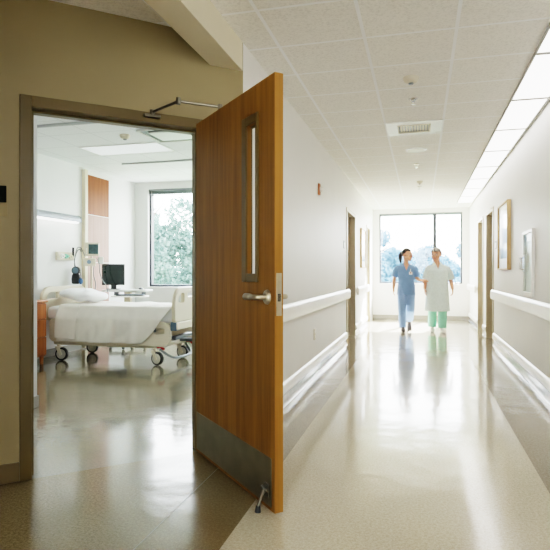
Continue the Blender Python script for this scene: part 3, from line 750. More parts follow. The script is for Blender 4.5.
kb = empty('keyboard', (-4.09, 7.215, .796), R(14), 'dark keyboard on the tray of the computer cart', 'keyboard')
q = MB(); q.loft([[(x, y, z) for x, y in rrect(-.2, .2, -.065, .065, .012)] for z in (0.0, .014)]); q.build('case', M['dark'], kb, bevel=.003)
q = MB()
for r_ in range(5):
    for c_ in range(14): q.box(-.19+c_*.027, -.168+c_*.027, -.055+r_*.022, -.037+r_*.022, .014, .019)
q.build('keys', M['slate'], kb)
mo = empty('computer_monitor', (-4.52, 7.46, .876), R(20), 'black computer monitor standing on the white cart', 'monitor')
q = MB(); q.box(-.168, .168, -.03, .012, .065, .385); q.build('casing', M['dark'], mo, bevel=.008)
q = MB(); q.box(-.152, .152, -.0325, -.03, .085, .37); q.build('screen', M['screen'], mo)
q = MB(); q.box(-.04, .04, .0, .03, .01, .10); q.build('stand_neck', M['dark'], mo, bevel=.006)
q = MB(); q.loft([[(x, y, z) for x, y in rrect(-.1, .1, -.08, .08, .03)] for z in (0, .012)]); q.build('stand_base', M['dark'], mo, bevel=.003)
ms = empty('computer_mouse', (-4.06, 7.46, .876), R(14), 'small dark mouse on top of the computer cart', 'mouse')
q = MB(); q.ell((0, 0, .014), (.032, .052, .018)); 
for i, v in enumerate(q.v): q.v[i] = (v[0], v[1], max(0.0005, v[2]))
q.build('shell', M['dark'], ms, smooth=True)
q = MB(); q.cyl((-.004, -.025, .029), (.004, -.025, .029), .006, None, 10); q.build('scroll_wheel', M['greymetal'], ms, smooth=True)

# nightstand
ns = empty('nightstand', (-4.62, 5.62, 0), 0, 'cherry wood bedside cabinet with drawers left of the bed', 'cabinet')
q = MB(); q.box(-.22, .115, -.25, .25, .10, .76); q.build('carcass', M['cherry'], ns, bevel=.004)
q = MB(); q.box(-.225, .15, -.26, .26, .762, .795); q.build('top', M['cherry'], ns, bevel=.012)
for z0, z1 in ((.565, .75), (.345, .555), (.115, .335)):
    q = MB(); q.box(.115, .135, -.24, .24, z0, z1); q.build('drawer', M['cherry'], ns, bevel=.004)
for x, y in ((-.19, -.22), (-.19, .22), (.08, -.22), (.08, .22)):
    q = MB(); q.cyl((x, y, 0), (x, y, .10), .02, .026, 14); q.build('leg', M['cherry'], ns, smooth=True)

# ------------------------------------------------------------------ hospital bed (local x: head -> foot, y: near -> far)
BXH, BYC = -4.72, 6.55
bed = empty('hospital_bed', (BXH, BYC, 0), 0, 'wheeled hospital bed with beige rails made up with white linen', 'bed')
HW = .44
q = MB()
rings = []
for x, dy, z0, z1 in ((.05, -.05, .55, .66), (.06, -.01, .53, .685), (.12, 0, .52, .70), (.9, 0, .52, .69), (1.74, 0, .52, .69), (1.81, -.01, .53, .675), (1.82, -.05, .55, .65)):
    rings.append([(x, y, z) for y, z in rrect(-HW-dy, HW+dy, z0, z1, .05)])
q.loft(rings); q.build('mattress', M['sheet'], bed, smooth=True)
q = MB(); q.box(.05, 1.82, -.40, .40, .455, .515); q.box(.3, 1.5, -.3, .3, .40, .455); q.build('deck', M['bedbeige'], bed, bevel=.01)
# lift columns and base chassis
q = MB()
q.box(.12, 1.66, -.40, -.33, .20, .262); q.box(.12, 1.66, .25, .32, .20, .262); q.box(.12, .2, -.33, .25, .205, .255); q.box(1.58, 1.66, -.33, .25, .205, .255); q.build('chassis', M['bedbeige'], bed, bevel=.012)
q = MB(); q.box(.3, 1.5, -.22, .18, .262, .30); q.box(.45, .55, -.1, .1, .30, .41); q.box(1.2, 1.3, -.1, .1, .30, .41); q.tube([(.35, -.2, .28), (.75, -.2, .40)], .018, 10); q.tube([(1.4, -.2, .28), (1.0, -.2, .40)], .018, 10); q.build('lift_mechanism', M['greymetal'], bed, bevel=.006)
q = MB(); q.box(.70, .9, -.1, .1, .15, .26); q.build('motor_box', M['greymetal'], bed, bevel=.015)
def caster(x, y, a):
    f = MB(); f.cyl((x, y, .165), (x, y, .21), .022, None, 14)
    ca_, sa = math.cos(a), math.sin(a)
    for s in (-1, 1):
        ox, oy = -sa*.032*s, ca_*.032*s
        f.loft([[(x+ox+ca_*u, y+oy+sa*u, z) for u, z in [(-.03, .175), (.03, .175), (.06, .08), (.03, .06)]], [(x+ox*1.25+ca_*u, y+oy*1.25+sa*u, z) for u, z in [(-.03, .175), (.03, .175), (.06, .08), (.03, .06)]]])
    f.box(x-.035, x+.035, y-.035, y+.035, .165, .182)
    fo = f.build('caster_fork', M['bedbeige'], bed, bevel=.003)
    wx, wy = x+ca_*.042, y+sa*.042
    w_ = MB(); ww = [(-.024, .07), (-.024, .078), (-.012, .084), (.012, .084), (.024, .078), (.024, .07)]
    rings = []
    for o_, r_ in ww: rings.append([(wx-sa*o_+ca_*r_*math.cos(b_), wy+ca_*o_+sa*r_*math.cos(b_), .0845+r_*math.sin(b_)) for b_ in [2*math.pi*k_/28 for k_ in range(28)]])
    w_.loft(rings); w_.build('tyre', M['rubber'], fo, smooth=True)
    w_ = MB(); w_.cyl((wx+sa*.027, wy-ca_*.027, .0845), (wx-sa*.027, wy+ca_*.027, .0845), .062, None, 24); w_.cyl((wx+sa*.03, wy-ca_*.03, .0845), (wx-sa*.03, wy+ca_*.03, .0845), .018, None, 14); w_.build('wheel', M['wheelgrey'], fo, bevel=.003)
for x, y, a in ((.2, -.40, R(8)), (1.57, -.42, R(-12)), (.2, .28, R(15)), (1.62, .20, R(-4))): caster(x, y, a)
for x, y in ((1.60, -.40), (1.70, .24)):
    q = MB(); q.tube([(x, y, .215), (x+.05, y-.02, .225), (x+.10, y-.03, .20)], [.012, .014, .016], 10); q.build('brake_pedal', M['red'], bed, smooth=True)
q = MB(); q.tube(cr([(1.62, -.38, .19), (1.72, -.36, .12), (1.80, -.30, .085), (1.84, -.05, .085), (1.82, .10, .10), (1.70, .2, .20)]), .016, 10); q.build('foot_bar', M['greymetal'], bed, smooth=True)
q = MB(); q.box(1.66, 1.86, .1, .25, .235, .27); q.box(1.70, 1.80, -.30, .25, .30, .34); q.build('foot_crossbar', M['greymetal'], bed, bevel=.008)
# boards
fo = plate('footboard', [rrect(-.50, .50, .0, .40, [.03, .03, .2, .2], 10), rrect(-.42, -.24, .22, .34, [.03, .03, .03, .11]), rrect(.24, .42, .22, .34, [.03, .03, .11, .03]), rrect(-.15, .15, .28, .345, .025)], .05, .012, M['bedbeige'], bed, (1.86, 0, .545), (R(90), 0, R(90)))
q = MB(); q.box(1.835, 1.89, -.46, .46, .44, .53); q.build('foot_panel', M['bedbeige'], bed, bevel=.012)
q = MB(); q.box(1.80, 1.88, -.47, -.36, .43, .535); q.build('corner_box', M['slate'], bed, bevel=.01)
plate('headboard', [rrect(-.48, .48, .0, .42, [.03, .03, .15, .15], 8), rrect(-.40, -.16, .26, .36, [.02, .02, .02, .08]), rrect(.16, .40, .26, .36, [.02, .02, .08, .02])], .045, .01, M['bedbeige'], bed, (0.0, 0, .52), (R(90), 0, R(90)))
# side rails
def siderail(x0, x1, z0, z1, y, lab):
    o = plate('side_rail', [rrect(x0, x1, z0, z1, [.06, .11, .12, .06], 8), rrect(x0+.07, x0+.26, z1-.15, z1-.05, .045), rrect(x1-.24, x1-.06, z1-.15, z1-.05, [.04, .04, .06, .04])], .035, .009, M['bedbeige'], bed, (0, y, 0), (R(90), 0, 0))
    for hx0, hx1 in ((x0+.06, x0+.27), (x1-.25, x1-.05)):
        rc = MB(); rc.box(hx0, hx1, y-.003, y+.012, z1-.16, z1-.04); rc.build('grip_shade_plate', M['dark'], o, bevel=.002)  # dark plate set in each cutout to paint in its shade
    lb_ = MB(); lb_.box(x1-.26, x1-.08, y-.021, y-.017, z0+.035, z0+.085); lb_.build('label_plate', M['bluelabel'], o, bevel=.002)
for y in (-.475, .475):
    siderail(.12, .80, .26, .54, y*.968, 0); siderail(1.02, 1.80, .24, .53, y*.968, 1)
q = MB(); 
for x in (.3, .6, 1.2, 1.55):
    q.box(x-.02, x+.02, -.455, -.38, .40, .46); q.box(x-.02, x+.02, .38, .455, .40, .46)
q.build('rail_arm', M['greymetal'], bed, bevel=.004)

# blanket draped over the near side
def blanket():
    X0, X1 = .255, 1.80
    nx, ns = 110, 70
    vs = []; fs = []
    rnd = random.Random(3)
    ph = [rnd.uniform(0, 6.28) for _ in range(8)]
    def drop(x):
        if x < 1.43: return .435
        return max(.0, .435*(1-((x-1.43)/(X1-1.43))**1.15))
    for i in range(nx+1):
        x = X0+(X1-X0)*i/nx
        D = drop(x)
        for j in range(ns+1):
            sdist = -.88+(.88+D)*j/ns             # distance past the near top edge; negative on top
            wob = .004*math.sin(9*x+ph[0])*math.sin(6*sdist+ph[1])+.003*math.sin(17*x+ph[2]+7*sdist)
            r = .035
            if sdist < -r:
                y = -HW-.012-sdist-r; y = -HW-.012 + (-sdist); z = .712+wob+.002*math.sin(23*x+11*sdist)
            elif sdist < r*.6:
                a = (sdist+r)/(r*1.6)*R(90); y = -HW-.012+r*(1-math.sin(a)); z = .712-r*(1-math.cos(a))+wob*math.cos(a)
            else:
                e = sdist-r*.6; y = -HW-.014-.055*min(1, e/.12)-.012*math.sin(13*x+ph[3])*min(1, e/.2)-.007*math.sin(31*x+ph[4]+3*e)*min(1, e/.3); y += -.006*math.sin(46*x+5*e+ph[6])*math.sin(9*x+ph[7])*min(1, e/.2)-.005*math.sin(22*(x*.8+e)+ph[2])*min(1, e/.15); z = .712-r-e+.004*math.sin(6*x)
            vs.append((x+.012*math.sin(5*sdist+ph[5])*(1 if i in (0, nx) else .3), y, z))
    for i in range(nx):
        for j in range(ns):
            a = i*(ns+1)+j; fs.append((a, a+1, a+ns+2, a+ns+1))
    # folded-back layer near the head
    b0 = len(vs); mx = 24
    for i in range(mx+1):
        x = X0-.008+.295*i/mx
        for j in range(ns+1):
            sdist = -.87+(.87+.40)*j/ns; r = .04
            lift = .012+.004*math.sin(21*x+4*sdist)+.006*math.sin(3.1*i/mx)
            if sdist < -r: y = -HW-.012-sdist; z = .712+lift*(.5 if sdist < -.1 else 1)
            elif sdist < r*.6:
                a = (sdist+r)/(r*1.6)*R(90); y = -HW-.012+r*(1-math.sin(a))-lift*math.sin(a); z = .712-r*(1-math.cos(a))+lift*math.cos(a)
            else:
                e = sdist-r*.6; y = -HW-.014-lift-.06*min(1, e/.12)-.014*math.sin(17*x+2+5*e)*min(1, e/.15); z = .712-r-e+.012*math.sin(9*x)
            vs.append((x+.02*max(0, sdist)*math.sin(4), y, z))
    for i in range(mx):
        for j in range(ns):
            a = b0+i*(ns+1)+j; fs.append((a, a+1, a+ns+2, a+ns+1))
    me = bpy.data.meshes.new('blanket'); me.from_pydata(vs, [], fs); me.update()
    o = link('blanket', me, M['blanket'], None, True, 0, (BXH, BYC, 0))
    s = o.modifiers.new('Solidify', 'SOLIDIFY'); s.thickness = .006; s.offset = 1
    for p in me.polygons: p.use_smooth = True
    return o
bl = tag(blanket(), 'ivory blanket spread over the bed and hanging down its near side', 'blanket')
# pillow
q = MB(); rings = []
nu = 48
for i in range(15):
    v = -1+2*i/14; th = math.asin(max(-1, min(1, v)))
    c = math.cos(th)**.6 if abs(v) < 1 else 0.02
    c = max(c, .03)
    ring = []
    for k_ in range(nu):
        a = 2*math.pi*k_/nu; ex = .62
        px_ = math.copysign(abs(math.cos(a))**ex, math.cos(a)); py_ = math.copysign(abs(math.sin(a))**ex, math.sin(a))
        wr = 1+.02*math.sin(7*a+v*3)
        ring.append((px_*.25*c*wr, py_*.34*c*wr, v*.078*(1-.25*(px_*px_*py_*py_))+.012*math.sin(4*px_+3*py_)))
    rings.append(ring)
q.loft(rings); pl = q.build('pillow', M['pillow'], None, True, 0, (BXH+.34, BYC-.04, .832), (0, R(6), R(4)))
tag(pl, 'white pillow lying at the head of the hospital bed', 'pillow')

# ------------------------------------------------------------------ people
def hand(mb, wrist, dirv, palm_n, side, curl=.4, L=.17):
    """dirv: towards fingertips, palm_n: out of the palm, side: +1 thumb on cross(dirv, palm_n)"""
    w = Vector(wrist); d = Vector(dirv).normalized(); n = (Vector(palm_n)-d*Vector(palm_n).dot(d)).normalized(); s = d.cross(n)*side
    for k_ in (-1.2, -.4, .4, 1.2): mb.caps(w+s*.014*k_+d*.008, .014, w+d*.078+s*.0175*k_, .0115, 10)
    for i, (o_, ln) in enumerate(((1.3, .068), (.45, .078), (-.42, .072), (-1.25, .056))):
        p = w+d*.08+s*.0185*o_; dd = d.copy()
        for seg, (fr, r0, r1) in enumerate(((.45, .0092, .0086), (.32, .0086, .008), (.25, .008, .007))):
            a = curl*(.5+.5*seg)*(1+.12*i); dd2 = (dd*math.cos(a)+n*math.sin(a)).normalized(); q2 = p+dd2*ln*fr
            mb.caps(p, r0, q2, r1, 8); p = q2; dd = dd2
    p = w+d*.026+s*.026; q2 = p+(s*.75+d*.7+n*.25).normalized()*.036; mb.caps(p, .012, q2, .010, 8)
    mb.caps(q2, .010, q2+(d*.9+n*.35+s*.12).normalized()*.03, .008, 8)

def ering(c, rx, ry, n=28, ex=.85):
    out = []
    for k_ in range(n):
        a = 2*math.pi*k_/n; ca_, sa = math.cos(a), math.sin(a)
        out.append((c[0]+math.copysign(abs(ca_)**ex, ca_)*rx, c[1]+math.copysign(abs(sa)**ex, sa)*ry, c[2]))
    return out

def person(name_loc, rz, label, cfg):
    root = empty('person', name_loc, rz, label, 'person')
    g = cfg; mb = MB()
    # torso
    mb.loft([ering(c, rx, ry) for c, rx, ry in g['torso']])
    H = Vector(g['head']); hm = Euler((g['hpitch'], g.get('hroll', 0), g['hyaw']), 'XYZ').to_matrix()
    def hp(x, y, z): return H+hm@Vector((x, y, z))*g.get('hs', 1)
    mb.caps((0, 0, g['neck']), .056*g['nk'], hp(0, .025, -.05), .05*g['nk'], 16)
    hs = g.get('hs', 1)
    mb.ell(hp(0, .012, .028), (.074*hs, .094*hs, .094*hs), Euler((g['hpitch'], g.get('hroll', 0), g['hyaw'])), 24, 16)
    mb.caps(hp(0, -.03, -.035), .058*hs, hp(0, -.058, -.078), .030*hs)
    for s in (-1, 1):
        mb.caps(hp(s*.03, -.04, -.02), .042*hs, hp(s*.022, -.055, -.06), .028*hs, 10)
        mb.ell(hp(s*.077, .016, -.004), (.011*hs, .02*hs, .031*hs), None, 12, 8)
        mb.caps(hp(s*.014, -.079, .022), .012*hs, hp(s*.042, -.07, .02), .011*hs, 8)
    mb.caps(hp(0, -.084, .012), .010*hs, hp(0, -.101, -.022), .0145*hs, 10)
    for s in (-1, 1): mb.ell(hp(s*.012, -.092, -.026), (.009*hs, .01*hs, .008*hs), None, 10, 8)
    mb.caps(hp(-.014, -.084, -.05), .011*hs, hp(.014, -.084, -.05), .011*hs, 8)
    for arm in g['arms']:
        (sh, el, wr), (r0, r1, r2) = arm['j'], arm['r']
        mb.caps(sh, r0, el, r1, 14)
        m1 = Vector(el)*.65+Vector(wr)*.35
        mb.caps(el, r1, m1, r1*.98, 14); mb.caps(m1, r1*.98, wr, r2, 14)
        hand(mb, wr, arm['hd'], arm['hn'], arm['side'], arm['curl'])
    for leg in g['legs']:
        hpj, kn, an, toe = leg['j']
        mb.caps(hpj, .088, kn, .056, 16); m1 = Vector(kn)*.7+Vector(an)*.3
        mb.caps(kn, .054, m1, .054, 14); mb.caps(m1, .054, an, .036, 14); mb.caps(an, .034, toe, .028, 10)
    remesh(mb, 'body', M[g['skin']], root, .0062, 3)
    # eyes, mouth
    for s in (-1, 1):
        q = MB(); q.ell(hp(s*.030, -.080, .008), (.0135*hs, .010*hs, .010*hs), Euler((g['hpitch'], 0, g['hyaw']))); e = q.build('eye', M['eye'], root, smooth=True)
        q = MB(); q.ell(hp(s*.030, -.0885, .008), (.006*hs, .004*hs, .006*hs), Euler((g['hpitch'], 0, g['hyaw'])), 12, 8); q.build('iris', M['iris'], e, smooth=True)
        q = MB(); q.tube([hp(s*.016, -.092, .026), hp(s*.032, -.0865, .031), hp(s*.047, -.074, .026)], .0035*hs, 6); q.build('eyebrow', M[g['hairmat']], root, smooth=True)
    q = MB(); q.tube([hp(-.024, -.088, -.05), hp(-.008, -.0965, -.047), hp(.008, -.0965, -.047), hp(.024, -.088, -.05)], [.002, .0045, .0045, .002], 8); q.tube([hp(-.022, -.089, -.053), hp(0, -.096, -.056), hp(.022, -.089, -.053)], [.002, .005, .002], 8); q.build('mouth', M['lip'], root, smooth=True)
    # hair
    q = MB(); nv, nu_ = 26, 40
    cap = []
    vs = []; fs = []
    for i in range(nv+1):
        th_ = math.pi*i/nv
        for k_ in range(nu_):
            ph = 2*math.pi*k_/nu_
            x = math.sin(th_)*math.sin(ph); y = math.sin(th_)*math.cos(ph); z = math.cos(th_)   # y + = back
            vs.append((x, y, z))
    hv = g['hair']
    keep = []
    def line(y):       # lowest z (unit) where hair stays, by front/back position
        return hv['front'] if y < -.45 else (hv['front']+(hv['mid']-hv['front'])*((y+.45)/.45) if y < 0 else hv['mid']+(hv['back']-hv['mid'])*min(1, y/.5))
    for i in range(nv):
        for k_ in range(nu_):
            idx = [i*nu_+k_, i*nu_+(k_+1) % nu_, (i+1)*nu_+(k_+1) % nu_, (i+1)*nu_+k_]
            cy_ = sum(vs[a][1] for a in idx)/4; cz_ = sum(vs[a][2] for a in idx)/4
            if cz_ > line(cy_): fs.append(tuple(idx))
    pts = []
    rr_ = random.Random(5)
    for (x, y, z) in vs:
        b_ = 1+.02*math.sin(9*x+5*z)+.015*math.sin(17*y+3*x)
        pts.append(hp(x*.082*b_*hv.get('w', 1), .016+y*.103*b_, .030+z*.103*b_))
    me = bpy.data.meshes.new('hair'); me.from_pydata([tuple(p) for p in pts], [], fs); me.update()
    bm_ = bmesh.new(); bm_.from_mesh(me); bmesh.ops.remove_doubles(bm_, verts=bm_.verts, dist=1e-5)
    bmesh.ops.delete(bm_, geom=[v for v in bm_.verts if not v.link_faces], context='VERTS'); bmesh.ops.recalc_face_normals(bm_, faces=bm_.faces); bm_.to_mesh(me); bm_.free()
    ho = link('hair', me, M[g['hairmat']], root, True); so = ho.modifiers.new('Solidify', 'SOLIDIFY'); so.thickness = .012*hs; so.offset = -1
    if hv.get('tail'):
        q = MB(); q.tube([hp(0, .10, .04), hp(0, .135, .035), hp(.0, .155, -.0), hp(.0, .15, -.06), hp(0, .14, -.12), hp(0, .132, -.155)], [.018, .03, .036, .034, .024, .006], 14); q.build('ponytail', M[g['hairmat']], ho, smooth=True)
        q = MB(); q.tube([hp(0, .112, .04), hp(0, .122, .038)], [.026, .026], 14); q.build('hair_tie', M['white'], ho, smooth=True)
    # garments
    for nm, rings, sleeves, mat, vx, cut in g['clothes']:
        q = MB()
        for rg in rings: q.loft([ering(c, rx, ry, 32) for c, rx, ry in rg])
        for path, rs in sleeves: q.tube(path, rs, 18)
        cm = None
        if cut:
            zt, zb, hw_, yf, yb = cut
            cm = MB(); tri = [(-hw_, zt), (hw_, zt), (0, zb)]
            cm.loft([[(x, y, z) for x, z in tri] for y in (yf, yb)])
        remesh(q, nm, M[mat], root, vx, 3, cm)
    for a, toe, lift in g['shoes']:
        q = MB(); A = Vector(a); T = Vector(toe); d = (T-A)
        rings = []
        d2 = Vector((d.x, d.y, 0)).normalized(); sx_ = Vector((-d2.y, d2.x, 0)); pd = d.normalized(); up = sx_.cross(pd); up = up if up.z > 0 else -up
        base = A-pd*.045
        for u, w_, h_ in ((0, .026, .03), (.02, .036, .05), (.08, .038, .062), (.13, .04, .055), (.18, .046, .042), (.225, .042, .034), (.25, .02, .02)):
            c = base+pd*u
            rings.append([c+sx_*math.cos(2*math.pi*k_/16)*w_+up*max(0, .5+.5*math.sin(2*math.pi*k_/16))*h_*1.6-up*.0 for k_ in range(16)])
        q.loft(rings); q.build('shoe', M[g['shoemat']], root, smooth=True)
    return root

W = dict(
    torso=[((0, 0, .76), .12, .085), ((0, 0, .85), .15, .10), ((0, 0, .97), .115, .08), ((0, 0, 1.10), .13, .095), ((0, -.005, 1.19), .135, .09), ((0, 0, 1.24), .10, .06), ((0, .005, 1.29), .055, .045)],
    head=(.02, -.025, 1.465), hpitch=R(4), hyaw=R(52), neck=1.25, nk=.86, hs=1.06, skin='skinw', hairmat='hairb',
    arms=[dict(j=((-.15, 0, 1.205), (-.222, .02, 1.01), (-.24, -.06, .835)), r=(.04, .034, .025), hd=(-.05, -.15, -1), hn=(1, 0, -.05), side=1, curl=.35),
          dict(j=((.145, 0, 1.205), (.2, .01, 1.02), (.255, -.12, .985)), r=(.04, .034, .025), hd=(.85, -.2, .0), hn=(.1, .5, -1), side=-1, curl=.3)],
    legs=[dict(j=((-.075, 0, .80), (-.075, -.10, .45), (-.065, -.10, .085), (-.065, -.24, .035))), dict(j=((.075, .0, .80), (.078, .005, .44), (.07, .26, .20), (.07, .19, .06)))],
    hair=dict(front=.42, mid=-.12, back=-.55, tail=True),
    clothes=[('scrub_trousers', [[((-.075, 0, .90), .085, .10), ((-.08, -.02, .76), .092, .1), ((-.082, -.09, .46), .078, .078), ((-.074, -.10, .25), .072, .07), ((-.068, -.10, .075), .07, .072)],
                                 [((0, 0, .80), .15, .10), ((0, 0, .96), .14, .098)]], [([(.075, 0, .90), (.08, 0, .76), (.081, -.01, .52), (.080, .02, .42), (.077, .12, .325), (.072, .245, .21)], [.095, .092, .084, .082, .078, .072])], 'scrubp', .009, None),
             ('scrub_top', [[((0, 0, .70), .178, .125), ((0, 0, .80), .17, .122), ((0, 0, .98), .146, .108), ((0, -.005, 1.10), .152, .118), ((0, -.006, 1.19), .162, .112), ((0, 0, 1.245), .145, .085), ((0, .004, 1.285), .085, .066), ((0, .008, 1.315), .06, .054)]],
              [([(-.10, 0, 1.235), (-.165, .004, 1.205), (-.2, .01, 1.13), (-.224, .014, 1.05)], [.05, .06, .06, .064]),
               ([(.10, 0, 1.235), (.16, .0, 1.205), (.185, .004, 1.13), (.2, .01, 1.05)], [.05, .058, .058, .062])], 'scrub', .008, (1.36, 1.165, .075, -.3, -.02))],
    shoes=[((-.066, -.095, .006), (-.066, -.24, .004), 0), ((.07, .262, .115), (.07, .17, .012), 0)], shoemat='shoe')
wr = person((-.275, 10.9, 0), R(4), 'walking woman in blue scrubs with dark ponytail and name badge', W)
bd = MB(); bd.box(.048, .108, -.128, -.124, 1.09, 1.145); bdo = bd.build('id_badge', M['white'], wr, bevel=.002)
q = MB(); q.box(.066, .09, -.1295, -.128, 1.112, 1.138); q.build('badge_photo', M['lip'], bdo)
q = MB(); q.box(.072, .082, -.126, -.115, 1.145, 1.20); q.build('badge_clip', M['white'], bdo)

G = dict(
    torso=[((0, 0, .76), .14, .10), ((0, 0, .86), .165, .115), ((0, 0, .98), .155, .11), ((0, 0, 1.10), .16, .115), ((0, 0, 1.18), .15, .10), ((0, 0, 1.24), .11, .065), ((0, .005, 1.30), .065, .05)],
    head=(-.022, -.03, 1.462), hpitch=R(6), hyaw=R(-28), neck=1.25, nk=1.0, hs=1.10, skin='skinm', hairmat='hairg',
    arms=[dict(j=((-.15, 0, 1.20), (-.21, .03, 1.01), (-.235, -.02, .83)), r=(.045, .038, .028), hd=(.02, -.15, -1), hn=(1, 0, 0), side=1, curl=.4),
          dict(j=((.165, 0, 1.20), (.25, .03, 1.01), (.275, -.05, .83)), r=(.045, .038, .028), hd=(0, -.2, -1), hn=(-1, 0, 0), side=-1, curl=.45)],
    legs=[dict(j=((-.085, 0, .80), (-.088, .0, .45), (-.085, .06, .085), (-.095, -.06, .035))), dict(j=((.085, .0, .80), (.085, -.08, .45), (.075, -.10, .085), (.085, -.23, .035)))],
    hair=dict(front=.36, mid=.08, back=-.5, w=1.08),
    clothes=[('trousers', [[((-.085, 0, .88), .09, .10), ((-.088, 0, .6), .088, .09), ((-.086, .03, .30), .082, .08), ((-.085, .06, .085), .082, .08)],
                           [((.085, 0, .88), .09, .10), ((.087, -.05, .6), .088, .09), ((.08, -.09, .30), .082, .08), ((.076, -.10, .085), .082, .08)]], [], 'mint', .009, None),
             ('hospital_gown', [[((0, 0, .40), .235, .20), ((0, 0, .55), .222, .185), ((0, 0, .85), .205, .16), ((0, 0, 1.05), .19, .14), ((0, 0, 1.17), .185, .125), ((0, 0, 1.235), .165, .095), ((0, .004, 1.29), .10, .07), ((0, .01, 1.33), .072, .062)]],
              [([(-.11, 0, 1.235), (-.165, .004, 1.2), (-.19, .02, 1.11), (-.208, .026, 1.0)], [.055, .065, .068, .072]),
               ([(.11, 0, 1.235), (.18, .004, 1.2), (.225, .02, 1.11), (.25, .026, 1.0)], [.055, .07, .075, .084])], 'gown', .009, (1.38, 1.19, .07, -.3, -.02))],
    shoes=[((-.085, .065, .006), (-.095, -.08, .004), 0), ((.076, -.095, .006), (.086, -.24, .004), 0)], shoemat='wshoe')
person((.30, 10.93, 0), R(8), 'walking grey-haired patient in pale hospital gown and mint trousers', G)

# ------------------------------------------------------------------ outside
gr = MB(); gr.add([(-60, 14, -4), (60, 14, -4), (60, 90, -4), (-60, 90, -4)], [(0, 1, 2, 3)]); gr.add([(-60, 9.5, -4), (-2, 9.5, -4), (-2, 14, -4), (-60, 14, -4)], [(0, 1, 2, 3)])
struct(gr.build('ground_outside', M['ground']))
def tree(x, y, zc, rx, rz, n, mat, label, seed, leaf=.16):
    rnd = random.Random(seed)
    t = empty('tree', (x, y, -4), 0, label, 'tree', 'trees outside the windows')
    tr = MB(); tr.tube([(0, 0, 0), (.05, 0, 2.2), (-.05, .05, zc+4-rz*.3), (0, 0, zc+4+rz*.3)], [.2, .15, .1, .02], 10)
    for a in range(6):
        an = a*1.05+rnd.random(); z = zc+4-rz*.5+a*rz*.18
        tr.tube([(0, 0, z), (math.cos(an)*rx*.2, math.sin(an)*rx*.2, z+rz*.1), (math.cos(an)*rx*.42, math.sin(an)*rx*.42, z+rz*.18)], [.05, .03, .008], 7)
    tr.build('trunk', M['bark'], t, smooth=True)
    cl = []
    for _ in range(46):
        while True:
            p = Vector((rnd.uniform(-1, 1), rnd.uniform(-1, 1), rnd.uniform(-1, 1)))
            if .2 < p.length < .74: break
        cl.append((Vector((p.x*rx, p.y*rx, p.z*rz+zc+4)), rnd.uniform(.16, .26)*rx))
    vs = []; fs = []
    for i in range(n):
        c, r = rnd.choice(cl)
        d = Vector((rnd.gauss(0, 1), rnd.gauss(0, 1), rnd.gauss(0, 1))).normalized()*r*rnd.uniform(.5, 1.05)
        p = c+d; u = Vector((rnd.gauss(0, 1), rnd.gauss(0, 1), rnd.gauss(0, 1))).normalized(); w_ = u.orthogonal().normalized()
        l = leaf*rnd.uniform(.6, 1.3); b = len(vs)
        vs += [tuple(p-u*l), tuple(p+w_*l*.5), tuple(p+u*l), tuple(p-w_*l*.5)]; fs.append((b, b+1, b+2, b+3))
    me = bpy.data.meshes.new('crown'); me.from_pydata(vs, [], fs); me.update()
    link('crown', me, M[mat], t)
tree(-9.0, 17.0, 1.2, 2.6, 3.8, 20000, 'leaf1', 'pale leafy tree filling the left of the patient room window', 1, .085)
tree(-4.3, 19.8, 1.0, 2.4, 3.2, 14000, 'leaf1', 'pale leafy tree filling the right of the patient room window', 2, .13)
tree(-12.5, 24, 1.0, 3.2, 3.6, 7000, 'leaf1', 'pale tree far beyond the patient room window', 3, .2)
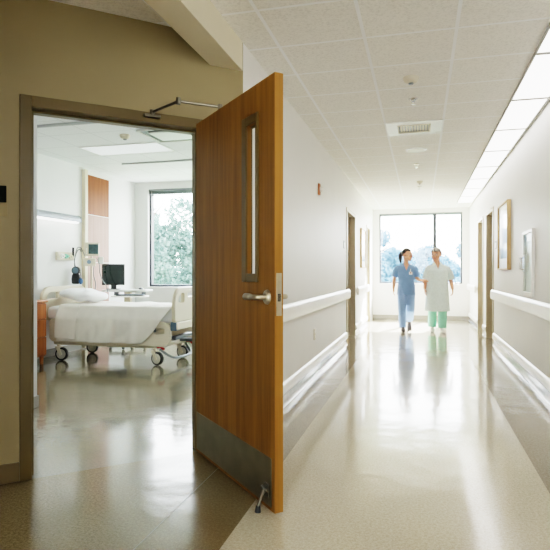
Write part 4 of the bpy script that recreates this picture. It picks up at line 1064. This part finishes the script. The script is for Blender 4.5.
for i, (x, y, zc, rx, rz, lab) in enumerate(((-2.1, 27, .8, 2.2, 2.9, 'hazy pale tree at the left of corridor end window'), (.3, 33, .7, 2.6, 2.9, 'hazy pale tree behind the woman in scrubs'),
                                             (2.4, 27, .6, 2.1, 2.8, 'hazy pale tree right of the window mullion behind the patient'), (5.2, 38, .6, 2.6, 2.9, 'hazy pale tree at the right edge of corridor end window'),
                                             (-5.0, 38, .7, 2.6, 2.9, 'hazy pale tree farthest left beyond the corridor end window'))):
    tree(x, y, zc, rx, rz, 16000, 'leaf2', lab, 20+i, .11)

# ------------------------------------------------------------------ light
w = bpy.data.worlds.new('World'); sc.world = w; w.use_nodes = True
nt = w.node_tree; bg = nt.nodes['Background']
tc = nt.nodes.new('ShaderNodeTexCoord'); sx = nt.nodes.new('ShaderNodeSeparateXYZ'); rp = nt.nodes.new('ShaderNodeValToRGB')
nt.links.new(tc.outputs['Generated'], sx.inputs[0]); nt.links.new(sx.outputs[2], rp.inputs[0]); nt.links.new(rp.outputs[0], bg.inputs[0])
rp.color_ramp.elements[0].position = 0; rp.color_ramp.elements[0].color = (1, .99, .97, 1)
rp.color_ramp.elements[1].position = .7; rp.color_ramp.elements[1].color = (.80, .90, 1, 1)
bg.inputs[1].default_value = 12

sp = bpy.data.lights.new('sun_spot', 'SPOT'); sp.energy = 300000; sp.spot_size = R(14); sp.spot_blend = .2; sp.shadow_soft_size = .12; sp.color = (.97, .985, 1)
so = bpy.data.objects.new('sun_spot', sp); col.objects.link(so); so.location = (4.5, 26.5, 12.5)
so.rotation_euler = (Vector((-.15, 12.6, .8))-Vector(so.location)).to_track_quat('-Z', 'Y').to_euler()

# ------------------------------------------------------------------ camera
cd = bpy.data.cameras.new('Camera'); cam = bpy.data.objects.new('Camera', cd); col.objects.link(cam)
cam.location = (0, 0, CAM_H); cam.rotation_euler = (R(90), 0, R(14.86))
cd.sensor_width = 36; cd.lens = 36; cd.shift_y = -3/550; cd.clip_start = .05
sc.camera = cam
sc.view_settings.view_transform = 'Filmic'
sc.view_settings.look = 'High Contrast'
sc.view_settings.exposure = 1.02
sc.view_settings.gamma = 1.0
sc.cycles.use_denoising = True
sc.cycles.max_bounces = 10; sc.cycles.diffuse_bounces = 6; sc.cycles.glossy_bounces = 4; sc.cycles.transparent_max_bounces = 12
sc.cycles.sample_clamp_indirect = 6
